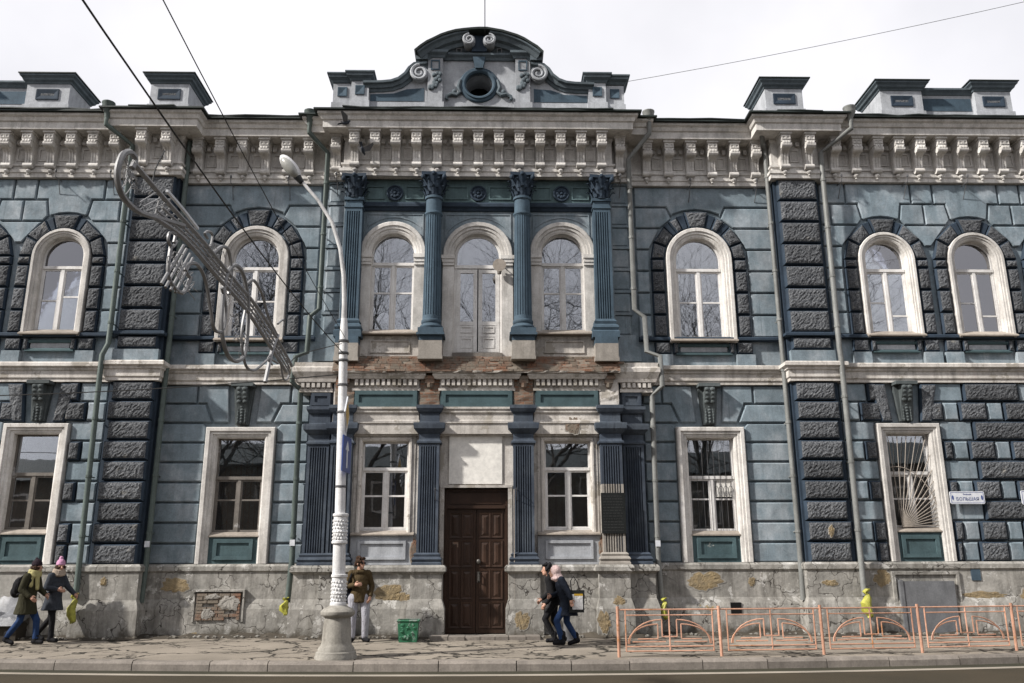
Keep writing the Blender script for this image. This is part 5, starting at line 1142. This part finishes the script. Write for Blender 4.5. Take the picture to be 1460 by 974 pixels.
def wire(name, pts, r, label):
    mb = MB(); mb.tube(pts, r, 5); return tag(mb.build(name, M['wire']), label, 'wire')
def sag(a, b, s, n=14):
    a, b = Vector(a), Vector(b); return [tuple(a.lerp(b, k / n) - Vector((0, 0, s * 4 * (k / n) * (1 - k / n)))) for k in range(n + 1)]
p1 = proj_plane(125, 0); p1b = proj_plane(235, 215)
wire('span_wire', [(-2.58, -4.4, 5.8), proj_plane(420, 415), proj_plane(330, 330)] if False else sag((-2.58, -4.4, 5.75), (GX, -26, 6.6), .55), .009, 'thick black span wire from the lamp pole crossing the road above the garland')
wire('span_wire', sag((-2.58, -4.4, 6.1), (-2.3, -26, 7.4), .35), .006, 'thinner black span wire leaving the lamp pole higher up')
wire('street_wire', sag((-2.58, -4.35, 5.35), (-22, -3.8, 5.5), .5), .011, 'slack low black wire running along the street from the lamp pole')
wire('facade_wire', sag((-3.7, -.62, 11.5), (3.72, -.62, 11.5), .04), .010, 'thin wire stretched under the central cornice across the capitals')
wire('sky_wire', sag((2.2, 1.0, 14.9), (22, -3, 17.5), .3), .007, 'thin wire rising from behind the attic parapet across the sky')
wire('sky_wire', sag((.15, -.3, 15.6), (.3, -16, 16.0), .2), .012, 'wire running from the attic crown straight out over the street')
mb = MB(); mb.tube([(.1, -.4, 15.5), (.12, -.4, 15.95)], .02, 6); mb.tube([(.0, -.4, 15.9), (.32, -.4, 15.78)], .02, 6); tag(mb.build('wire_mast', M['lamp']), 'small white insulator mast on the attic crown', 'mast')
# pigeons at the cornice
def pigeon(loc, rz, pitch, fly, label):
    e = empty('pigeon', loc, rz); e.scale = (.68, .68, .68); e.rotation_euler = (0, pitch, rz); mb = MB()
    mb.ell((0, 0, 0), (.15, .065, .07)); mb.ell((.15, 0, .05), (.05, .04, .045)); mb.cap((.08, 0, .02), (.15, 0, .05), .05, .035); mb.cap((.19, 0, .045), (.22, 0, .035), .012, .004); mb.add([(-.1, -.04, 0), (-.1, .04, 0), (-.32, .07, -.01), (-.32, -.07, -.01), (-.1, -.04, .02), (-.1, .04, .02), (-.32, .07, 0), (-.32, -.07, 0)], [(0, 1, 2, 3), (4, 5, 6, 7), (0, 1, 5, 4), (1, 2, 6, 5), (2, 3, 7, 6), (3, 0, 4, 7)])
    mb.build('body', M['slate'], e, True)
    for s in (-1, 1):
        mb = MB(); top = .30 if fly else .03
        mb.loft([[(.08, s * .05, .03), (-.10, s * .05, .03), (-.10, s * .05, .045), (.08, s * .05, .045)], [(.10, s * .2, .03 + top * .5), (-.12, s * .2, .03 + top * .5), (-.12, s * .2, .04 + top * .5), (.10, s * .2, .04 + top * .5)], [(-.08, s * .34, .03 + top), (-.16, s * .34, .03 + top), (-.16, s * .34, .036 + top), (-.08, s * .34, .036 + top)]] if fly else [[(.08, s * .06, .03), (-.22, s * .05, .0), (-.22, s * .05, .02), (.08, s * .06, .05)], [(.06, s * .075, -.02), (-.2, s * .06, -.01), (-.2, s * .06, .0), (.06, s * .075, .0)]])
        mb.build('wing', M['steel'], e)
    return tag(e, label, 'pigeon')
pigeon((-2.95, -1.12, 11.95), R(70), R(50), True, 'dark pigeon flying in front of the cornice brackets')
pigeon((-3.42, -1.12, 12.72), R(20), R(-20), True, 'dark pigeon fluttering at the corner of the central cornice')

# ------------------------------------------------------------------ bin, bollard, bags, tarp
e = empty('litter_bin', (-1.42, -1.5, .07)); MB().loft([[(x * .19, y * .17, 0) for x, y in ((-1, -1), (1, -1), (1, 1), (-1, 1))], [(x * .225, y * .2, .43) for x, y in ((-1, -1), (1, -1), (1, 1), (-1, 1))]]).build('bin_body', M['green'], e)
mb = MB(); random.seed(77)
for k in range(22): mb.ell((random.uniform(-.15, .15), -.186 - .0008 * k, random.uniform(.08, .36)), (random.uniform(.012, .05), .012, random.uniform(.012, .04)), 0, 7, 5)
mb.build('relief', M['green'], e)
MB().sweep_plan([(-.225, -.2), (.225, -.2), (.225, .2), (-.225, .2), (-.225, -.2)], [(-.02, .42), (.012, .42), (.02, .44), (.012, .46), (-.02, .46)]).build('bin_rim', M['green'], e); MB().box(-.2, .2, -.17, .17, .445, .45).build('bin_opening', M['dark'], e); tag(e, 'chipped square green litter bin on the pavement', 'bin')
e = empty('bollard', (2.02, -1.45, .06)); MB().lathe([(.15, 0), (.14, .05), (.075, .25), (.065, .6), (.065, .95), (.03, .98)], n=16).build('post', M['steel'], e, True); MB().lathe([(.17, -.02), (.17, .03), (.14, .04)], n=16).build('foot', M['steel'], e); tag(e, 'dark grey flared post standing behind the two women in dark coats', 'bollard')
def bag(loc, w, h, label, seed):
    rnd = random.Random(seed); mb = MB(); rings = []
    for k, (t, r) in enumerate(((0, .25), (.06, .6), (.25, 1), (.5, .95), (.72, .62), (.82, .33), (.86, .28), (.92, .5), (1, .62))):
        rings.append([(w / 2 * r * rnd.uniform(.6, 1.15) * math.cos(a) + .04 * math.sin(k * 1.7), w / 2 * r * rnd.uniform(.6, 1.15) * math.sin(a), h * t + rnd.uniform(-.02, .02)) for a in [2 * math.pi * j / 14 for j in range(14)]])
    mb.loft(rings); o = mb.build('plastic_bag', M['yellowbag'], None, True); o.location = loc; return tag(o, label, 'bag', 'yellow bags tied to the drainpipes')
bag((-9.02, -.80, .44), .22, .64, 'long yellow plastic bag tied to the drainpipe beside the walking women', 1)
bag((-4.36, -.46, .58), .22, .38, 'short yellow plastic bag bunched on the green drainpipe near the lamp', 2)
bag((4.36, -.46, .44), .19, .48, 'pale yellow bag on the drainpipe behind the orange fence, next to the portico', 3)
bag((8.97, -.80, .48), .25, .62, 'swollen yellow bag knotted to the drainpipe by the sunburst-grille window', 4)
mb = MB(); random.seed(12); rg = []
for k in range(22):
    x = -12.2 + .1 * k; rg.append([(x, -.40, .98 + random.uniform(-.05, .05)), (x, -.50 + random.uniform(-.05, .05), .84 + random.uniform(-.05, .05)), (x, -.62 + random.uniform(-.06, .06), .68 + random.uniform(-.05, .05)), (x, -.98 + random.uniform(-.05, .05), .55 + random.uniform(-.06, .06)), (x, -1.02, .40), (x, -.7, .5), (x, -.40, .6)])
mb.loft(rg); tag(mb.build('plastic_sheeting', M['tarp'], None, True), 'crumpled grey-white sheeting over the cellar hood at the plinth', 'sheeting')
MB().box(-12.15, -10.15, -.9, -.4, .05, .44).build('cellar_hood', M['debris'], B)

# ------------------------------------------------------------------ orange pedestrian fence
F = empty('pedestrian_fence', (2.73, -4.3, 0)); tag(F, 'low orange pedestrian fence with arched sunray panels along the kerb', 'fence')
fx = [2.73, 4.65, 6.62, 8.60, 10.60, 12.6]; fy = [kerb_y(x) + .55 for x in fx]
for x, y in zip(fx, fy):
    mb = MB(); mb.tube([(x - 2.73, y + 4.3, -.05), (x - 2.73 + random.uniform(-.015, .015), y + 4.3, .90)], .029, 8); mb.build('post', M['orange'], F, True)
for i in range(len(fx) - 1):
    a, b = Vector((fx[i] - 2.73, fy[i] + 4.3)), Vector((fx[i + 1] - 2.73, fy[i + 1] + 4.3)); L = (b - a).length; d = (b - a) / L
    P = lambda u, z: (a.x + d.x * u, a.y + d.y * u, z)
    c = L / 2; e0, e1 = .14, L - .14
    mb = MB()
    for u in (e0, e1): mb.tube([P(u, .10), P(u, .84)], .014, 6)
    for z in (.11, .19): mb.tube([P(e0, z), P(e1, z)], .014, 5)
    mb.tube([P(0, .84), P(L, .84)], .014, 6); mb.tube([P(e0, .74), P(e1, .74)], .012, 6); mb.tube([P(c, .10), P(c, .84)], .014, 6)
    pn = mb.build('panel_frame', M['orange'], F, True)
    mb = MB()
    for s in (-1, 1):
        for r in (.0, .08):
            o = c + s * .12; mb.tube([P(c + s * (.14 + r + (.62 - r * .7) * math.sin(t)), .24 + (.42 - r) * math.cos(t)) for t in [math.pi / 2 * k / 8 for k in range(9)]], .013, 5)
            mb.tube([P(c + s * (.14 + r), .66 - r), P(c + s * (.14 + r), .36 - r * .3)], .013, 5)
        mb.tube([P(c, .36), P(c + s * .14, .36)], .013, 5); mb.tube([P(c + s * .22, .32), P(c + s * .60, .32)], .013, 5); mb.tube([P(c + s * .08, .27), P(c + s * .7, .27)], .013, 5)
    mb.build('sunray_scroll', M['orange'], pn, True)

# ------------------------------------------------------------------ people
def remesh(o, vox, it=3):
    m1 = o.modifiers.new('r', 'REMESH'); m1.mode = 'VOXEL'; m1.voxel_size = vox; m1.use_smooth_shade = True
    m2 = o.modifiers.new('s', 'SMOOTH'); m2.factor = .5; m2.iterations = it
    dg = bpy.context.evaluated_depsgraph_get(); me = bpy.data.meshes.new_from_object(o.evaluated_get(dg)); o.modifiers.clear(); old = o.data; o.data = me
    if not me.materials: me.materials.append(old.materials[0])
    return o
def hand(mb, wr, d, side):
    """palm plus four unequal bent fingers and a thumb; d = direction of the hand"""
    d = Vector(d).normalized(); n = Vector((0, 0, 1)).cross(d); n = n.normalized() if n.length > .1 else Vector((0, side, 0)); b = d.cross(n); wr = Vector(wr)
    mb.cap(wr, wr + d * .07, .027, .036)
    for k, L in enumerate((.07, .08, .075, .06)):
        q = wr + d * .085 + b * (k - 1.5) * .021; m_ = q + d * L * .55 + n * side * .012; mb.cap(q, m_, .0105, .0098); mb.cap(m_, m_ + d * L * .35 + n * side * .03, .0098, .0085)
    q = wr + d * .03 + b * .035; m_ = q + (d + b * 1.1).normalized() * .04; mb.cap(q, m_, .013, .011); mb.cap(m_, m_ + d * .035, .011, .009)
def person(loc, rz, J, label, coat, trou, shoe, hem=.62, hair=None, hat=None, hatpom=False, scarf=None, skirt=.2, hairlong=False, faceturn=0, glasses=False, hood=None, puffy=1.0, H=1.0, backhood=False):
    """J: joint positions, person faces +x, y is their left. keys hip, chest, neck, head, and L/R sh, el, wr, hp, kn, an"""
    E = empty('person', loc, rz); E.scale = (H, H, H); V = {k: Vector(v) for k, v in J.items()}
    b = MB(); hc = V['head']; T = Matrix.Rotation(faceturn, 3, 'Z'); hp = lambda x, y, z: hc + T @ Vector((x, y, z))
    b.ell(hp(-.005, 0, .02), (.098, .076, .105), 0, 16, 12, T); b.ell(hp(.025, 0, -.05), (.068, .056, .068), 0, 12, 10, T); b.cap(hp(.09, 0, .01), hp(.112, 0, -.028), .011, .016); b.ell(hp(.088, 0, -.058), (.014, .025, .012), 0, 8, 6, T); b.ell(hp(.07, 0, -.092), (.025, .028, .02), 0, 8, 6, T)
    for s in (-1, 1): b.ell(hp(-.005, s * .078, -.01), (.022, .012, .034), 0, 8, 6, T)
    b.cap(V['neck'] + Vector((-.01, 0, -.06)), hp(-.02, 0, -.06), .058, .052); b.cap(V['chest'], V['neck'], .11, .06); b.cap(V['hip'], V['chest'], .125, .12)
    for s in 'LR':
        sd = 1 if s == 'L' else -1
        b.cap(V['chest'] + Vector((0, 0, .06)), V[s + 'sh'], .07, .05); b.cap(V[s + 'sh'], V[s + 'el'], .05, .038); b.cap(V[s + 'el'], V[s + 'wr'], .038, .026)
        hand(b, V[s + 'wr'], V.get(s + 'hd', (V[s + 'wr'] - V[s + 'el'])), -sd)
        b.cap(V['hip'], V[s + 'hp'], .11, .09); b.cap(V[s + 'hp'], V[s + 'kn'], .085, .055); b.cap(V[s + 'kn'], V[s + 'an'], .053, .036); b.cap(V[s + 'an'], V[s + 'an'] + Vector(V.get(s + 'ft', Vector((1, 0, 0)))).normalized() * .09 + Vector((0, 0, -.045)), .034, .018)
    body = remesh(b.build('body', M['skin'], E), .0085, 2)
    mb = MB()
    for s in (-1, 1): mb.ell(hp(.083, s * .032, .012), (.007, .010, .006), 0, 8, 6, T)
    mb.build('eyes', M['dark'], E, True)
    if glasses:
        mb = MB()
        for s in (-1, 1): mb.ell(hp(.096, s * .034, .014), (.008, .03, .022), 0, 10, 6, T); mb.tube([hp(.09, s * .06, .018), hp(.0, s * .082, .014)], .004, 5)
        mb.tube([hp(.103, -.01, .018), hp(.103, .01, .018)], .004, 5); mb.build('sunglasses', M['dark'], E, True)
    # trousers
    mb = MB(); mb.cap(V['hip'] + Vector((0, .05, .02)), V['hip'] + Vector((0, -.05, .02)), .135, .135)
    for s in 'LR': mb.cap(V['hip'], V[s + 'hp'], .12, .105); mb.cap(V[s + 'hp'], V[s + 'kn'], .10 * trou[1], .07 * trou[1]); mb.cap(V[s + 'kn'], V[s + 'an'] + Vector((0, 0, .03)), .07 * trou[1], .06 * trou[1])
    remesh(mb.build('trousers', M[trou[0]], E), .013)
    for s in 'LR':
        mb = MB(); a = V[s + 'an']; ft = V.get(s + 'ft', Vector((1, 0, 0))); ft = Vector(ft).normalized(); up_ = Vector((0, 0, 1))
        mb.cap(a + up_ * .09, a + up_ * -.02, .058, .058); mb.cap(a - ft * .035 - up_ * .03, a + ft * .15 - up_ * .045, .052, .042); mb.cap(a - ft * .04 - up_ * .055, a + ft * .16 - up_ * .055, .034, .033); remesh(mb.build('shoe', M[shoe], E), .009, 2)
    # coat: torso + skirt + sleeves, one surface
    mb = MB(); hipc = V['hip']; ax = (V['chest'] - hipc)
    sh = (V['Lsh'] + V['Rsh']) / 2
    for t, rx, ry in ((0, .145, .18), (.25, .14, .165), (.5, .135, .165), (.75, .138, .175), (1.0, .128, .175)): mb.ell(hipc + ax * t, (rx * puffy, ry * puffy, .14), 0, 14, 8)
    mb.cap(V['Lsh'], V['Rsh'], .075 * puffy, .075 * puffy); mb.cap(V['chest'], V['neck'] + Vector((0, 0, -.03)), .13, .075)
    rings = []; zt = hipc.z + .12; nr = 8
    for k in range(nr + 1):
        f = k / nr; z = zt + (hem - zt) * f; g = max(0, (hipc.z - z) / max(.05, hipc.z - hem)); c = hipc + Vector((J.get('drift', 0) * g, 0, z - hipc.z)); wv = .008 * g
        rings.append([(c.x + ((.142 + skirt * .22 * g) * puffy + wv * math.sin(5 * t)) * math.cos(t), c.y + ((.176 + skirt * .12 * g) * puffy + wv * math.cos(4 * t)) * math.sin(t), z) for t in [2 * math.pi * q / 20 for q in range(20)]])
    mb.loft(rings)
    for s in 'LR':
        mb.cap(V[s + 'sh'], V[s + 'el'], .075 * puffy, .06 * puffy); w2 = V[s + 'el'].lerp(V[s + 'wr'], .93); mb.cap(V[s + 'el'], w2, .06 * puffy, .047 * puffy)
    if backhood: mb.ell(V['neck'] + Vector((-.09, 0, -.02)), (.07, .13, .08)); mb.cap(V['neck'] + Vector((.06, .06, -.03)), V['neck'] + Vector((.06, -.06, -.03)), .045, .045)
    co = remesh(mb.build('coat', M[coat], E), .014, 3)
    if hair:
        mb = MB(); rnd = random.Random(3); mb.ell(hp(-.025, 0, .035 if not hat else -.01), (.102, .088, .108) if not hat else (.085, .08, .07), 0, 14, 10, T)
        for k in range(46):
            a = rnd.uniform(.55, 2 * math.pi - .55); zz = rnd.uniform(-.06, .13 if not hat else -.01); r = math.sqrt(max(.1, 1 - (zz / .15) ** 2)); mb.ell(hp(-.015 + .10 * r * math.cos(a), .088 * r * math.sin(a), .02 + zz), (.03, .03, .03), 0, 7, 5)
        for k in range(0 if hat else 8): mb.ell(hp(.06 + rnd.uniform(-.02, .02), -.06 + .017 * k, .105 + rnd.uniform(-.01, .02)), (.03, .026, .026), 0, 7, 5)
        if hairlong:
            for s in (-1, 1): mb.cap(hp(-.05, s * .055, 0), hp(-.04, s * .085, -.22), .05, .045)
            mb.cap(hp(-.08, 0, 0), hp(-.10, 0, -.30), .075, .06)
        remesh(mb.build('hair', M[hair], E), .010, 1)
    if hat:
        mb = MB(); mb.ell(hp(-.012, 0, .075), (.112, .095, .10), 0, 16, 10, T); mb.cap(hp(-.02, 0, .14), hp(-.035, 0, .185), .06, .03); mb.ell(hp(-.01, 0, .055), (.117, .10, .035), 0, 16, 8, T)
        if hatpom: mb.ell(hp(-.03, 0, .19), (.045, .045, .045))
        remesh(mb.build('knit_hat', M[hat], E), .011, 2)
    if hood:
        mb = MB(); mb.ell(hp(-.03, 0, .03), (.115, .108, .125), 0, 16, 10, T); mb.cap(hp(-.05, 0, -.06), V['neck'] + Vector((-.02, 0, -.02)), .10, .11); mb.ell(V['neck'] + Vector((.03, 0, -.02)), (.12, .125, .06)); remesh(mb.build('headscarf', M[hood], E), .012, 2)
    if scarf:
        mb = MB(); n_ = V['neck']
        for k in range(3): mb.tube([(n_.x + .015 + (.105 - .008 * k) * math.cos(t), n_.y + (.11 - .006 * k) * math.sin(t), n_.z - .03 + .04 * k + .015 * math.sin(2 * t)) for t in [2 * math.pi * q / 14 for q in range(15)]], .042, 8)
        if scarf == 'lime': mb.cap(n_ + Vector((.10, -.03, -.02)), n_ + Vector((.15, -.05, -.30)), .05, .04); mb.cap(n_ + Vector((.02, -.09, .05)), n_ + Vector((.05, -.13, -.24)), .04, .045)
        remesh(mb.build('scarf', M[scarf], E), .011, 2)
    tag(E, label, 'person'); return E
def stand(sep=.09, **k):
    J = dict(hip=(0, 0, .93), chest=(.0, 0, 1.28), neck=(.01, 0, 1.46), head=(.03, 0, 1.60), Lsh=(0, .18, 1.40), Rsh=(0, -.18, 1.40), Lel=(-.03, .25, 1.13), Rel=(-.03, -.25, 1.13), Lwr=(.05, .24, .90), Rwr=(.05, -.24, .90), Lhp=(0, sep, .88), Rhp=(0, -sep, .88), Lkn=(.02, sep + .01, .49), Rkn=(.02, -sep - .01, .49), Lan=(0, sep + .02, .09), Ran=(0, -sep - .02, .09)); J.update(k); return J
def zat(y): return -.002 + .107 * (y + 4.9) / 5.2
# man by the lamp post: faces the street, head turned to his left (picture right)
yy = -1.5
person((-2.52, yy, zat(yy)), R(-78), stand(.12, Rel=(-.02, -.29, 1.14), Rwr=(.20, -.12, 1.16), Rhd=(.3, .9, .15), Lel=(-.03, .27, 1.13), Lwr=(.08, .23, .93), Lkn=(.06, .15, .49), Lan=(.02, .15, .09), Rkn=(.02, -.12, .49), Ran=(0, -.12, .09), Rft=(.8, -.4, 0), Lft=(.9, .45, 0)), 'man in olive jacket, pale grey tracksuit trousers and sunglasses beside the lamp', 'olive', ('greytrack', 1.22), 'black', hem=.80, hair='hair', faceturn=R(42), glasses=True, puffy=1.04, skirt=.02, H=1.02, backhood=True)
e = empty('backpack', (-2.66, yy + .16, zat(yy))); mb = MB(); mb.ell((-.12, -.05, 1.02), (.14, .11, .24)); mb.ell((-.15, -.1, .92), (.10, .07, .14)); remesh(mb.build('pack', M['navycloth'], e), .015, 2); mb = MB(); mb.tube([(-.02, -.22, 1.46), (-.04, -.33, 1.35), (-.10, -.30, 1.15), (-.12, -.1, 1.0)], .02, 6); mb.build('strap', M['black'], e); tag(e, 'dark blue backpack hanging at the side of the man in the olive jacket', 'backpack')
# two women walking to the right by the left wing
walkA = stand(.07, hip=(0, 0, .92), chest=(.05, 0, 1.27), neck=(.08, 0, 1.45), head=(.13, 0, 1.585), Lsh=(.04, .17, 1.39), Rsh=(.05, -.17, 1.39), Rel=(.0, -.23, 1.13), Rwr=(.20, -.20, .98), Lel=(.10, .22, 1.14), Lwr=(.28, .18, 1.02), Lkn=(.22, .08, .50), Lan=(.25, .08, .10), Rkn=(-.05, -.08, .49), Ran=(-.30, -.08, .14), Rft=(.9, 0, -.3))
yy = -1.75
person((-9.56, yy, zat(yy)), R(-8), walkA, 'woman in dark knit hat and long khaki coat with lime scarf, walking', 'khaki', ('jeans', 1.0), 'black', hem=.62, hair='hair', hat='plum', scarf='lime', puffy=1.12, skirt=.3, hatpom=False, H=1.0)
e = empty('backpack', (-9.56, yy, zat(yy)), R(-8)); mb = MB(); mb.ell((-.22, 0, 1.18), (.13, .16, .21)); mb.ell((-.28, 0, 1.08), (.11, .13, .13)); remesh(mb.build('pack', M['black'], e), .016, 2); mb = MB(); mb.tube([(-.15, -.13, 1.34), (.02, -.16, 1.47), (.14, -.16, 1.32), (.06, -.17, 1.1), (-.15, -.14, 1.02)], .02, 6); mb.build('strap', M['black'], e); tag(e, 'black backpack on the back of the woman in the khaki coat', 'backpack')
walkB = stand(.07, hip=(0, 0, .92), chest=(.02, 0, 1.27), neck=(.04, 0, 1.45), head=(.08, 0, 1.585), Lsh=(.02, .17, 1.39), Rsh=(.02, -.17, 1.39), Rel=(-.02, -.24, 1.14), Rwr=(.20, -.16, 1.10), Lel=(.14, .22, 1.16), Lwr=(.36, .20, 1.0), Lkn=(-.08, .08, .49), Lan=(-.36, .08, .16), Rkn=(.10, -.08, .49), Ran=(.12, -.08, .09), Lft=(.9, 0, -.35))
yy = -1.15
person((-9.30, yy, zat(yy)), R(-14), walkB, 'woman in pink knit hat, beige scarf and grey coat, walking by the yellow bag', 'slate', ('black', .95), 'black', hem=.66, hair='hair', hat='pinkwool', hatpom=True, scarf='beige', puffy=1.06, skirt=.35, faceturn=R(-35), H=1.0)
# two women walking to the left past the door
lean = stand(.07, hip=(0, 0, .90), chest=(.12, 0, 1.22), neck=(.20, 0, 1.38), head=(.27, 0, 1.49), Lsh=(.13, .16, 1.33), Rsh=(.13, -.16, 1.33), Lel=(.10, .24, 1.06), Lwr=(.30, .18, .94), Rel=(.06, -.22, 1.07), Rwr=(.26, -.16, .92), Lkn=(.24, .07, .50), Lan=(.14, .07, .10), Rkn=(.02, -.07, .48), Ran=(-.18, -.08, .12), Lft=(1, 0, 0), Rft=(1, 0, -.25))
yy = -2.3
person((1.72, yy + .25, zat(yy)), R(180), dict(lean, chest=(.06, 0, 1.23), neck=(.11, 0, 1.40), head=(.16, 0, 1.53), Lwr=(.20, .20, .84), Lel=(.04, .23, 1.05), Lkn=(.22, .07, .52), Lan=(.02, .07, .12)), 'woman all in black with long dark hair, walking arm in arm past the door', 'black', ('black', .95), 'black', hem=.80, hair='black', hairlong=True, puffy=1.0, skirt=.05, H=.98)
person((1.96, yy - .15, zat(yy)), R(180), dict(lean, Rwr=(.34, -.02, 1.0), Rel=(.12, -.21, 1.07), Lel=(-.02, .24, 1.05), Lwr=(-.05, .27, .95), Lhd=(-.2, 0, -1)), 'woman in pale pink headscarf and navy coat, leaning forward as she walks', 'navycloth', ('jeans', .98), 'black', hem=.60, hood='pinkscarf', puffy=1.08, skirt=.3, H=.98)
e = empty('shoulder_bag', (2.13, yy - .36, zat(yy) + .66)); MB().loft([[(x * .15, y * .05, 0) for x, y in ((-1, -1), (1, -1), (1, 1), (-1, 1))], [(x * .17, y * .03, .44) for x, y in ((-1, -1), (1, -1), (1, 1), (-1, 1))]]).build('bag_body', M['castiron'], e)
MB().box(-.09, .13, -.058, -.045, .06, .36).build('white_print', M['bagwhite'], e); MB().box(-.05, .13, -.06, -.05, .33, .37).build('yellow_print', M['signyellow'], e); MB().tube([(-.10, -.03, .43), (-.12, -.05, .62), (-.06, -.06, .72), (.02, -.05, .6), (.07, -.03, .43)], .011, 6).build('handle', M['black'], e); tag(e, 'black and white tote bag carried by the woman in the pink headscarf', 'bag')

# ------------------------------------------------------------------ the other side of the street (behind the photographer, seen in the panes)
e = empty('opposite_house', (0, -34, 0)); mb = MB(); mb.box(-34, 34, -9, 0, -.1, 7.6); mb.build('wall', M['oppwall'], e); mb = MB(); mb.prismx([(.6, 7.6), (-9.6, 7.6), (-4.5, 9.6)], -34.5, 34.5); mb.build('roof', M['roof'], e)
for k in range(16):
    for z in (1.2, 4.6): mb = MB(); x = -30 + k * 4; mb.sweep_frame([(x - .6, z), (x - .6, z + 2), (x + .6, z + 2), (x + .6, z), (x - .6, z)], [(0, 0), (0, .06), (.12, .06), (.12, 0)]); mb.build('window_frame', M['creamdirty'], e)
tag(e, 'long low ochre house across the street, mirrored in the window panes', 'house')
def bare_tree(seed, h):
    rnd = random.Random(seed); mb = MB(); tw = MB()
    def grow(p, d, L, r, lv):
        pts = [p]; rs = [r]; q = p.copy(); dd = d.copy(); n = 4
        for k in range(n):
            dd = (dd + Vector((rnd.uniform(-.22, .22), rnd.uniform(-.22, .22), .06))).normalized(); q = q + dd * L / n; pts.append(q.copy()); rs.append(r * (1 - .55 * (k + 1) / n))
            if lv < 5 and k >= (1 if lv == 0 else 0) and (lv < 3 or rnd.random() < .8):
                for _ in range(2 if lv < 3 else 1):
                    a = rnd.uniform(0, 2 * math.pi); o = dd.orthogonal().normalized(); o = Matrix.Rotation(a, 3, dd) @ o; grow(q.copy(), (dd * .75 + o * rnd.uniform(.55, .95)).normalized(), L * rnd.uniform(.52, .72), rs[-1] * .62, lv + 1)
        (mb if lv < 2 else tw).tube(pts, rs, 6 if lv < 2 else 3, 0, False)
    grow(Vector((0, 0, -.2)), Vector((0, 0, 1)), h * .46, h * .0125, 0)
    return mb.mesh('trunk', [M['bark']], True), tw.mesh('crown', [M['bark']])
TM = [bare_tree(3, 25), bare_tree(8, 27)]
for i, (x, y, rz) in enumerate(((-14, -25.5, 0), (-6.0, -27.5, 1.3), (3.2, -27.5, .7), (11.5, -26.2, 3.3), (18, -26, 4.1))):
    e = empty('bare_tree', (x, y, 0), rz); t, c = TM[i % 2]; link('trunk', t, e); link('crown', c, e); tag(e, 'leafless tree across the street, mirrored in the upper panes', 'tree', 'bare trees across the street')
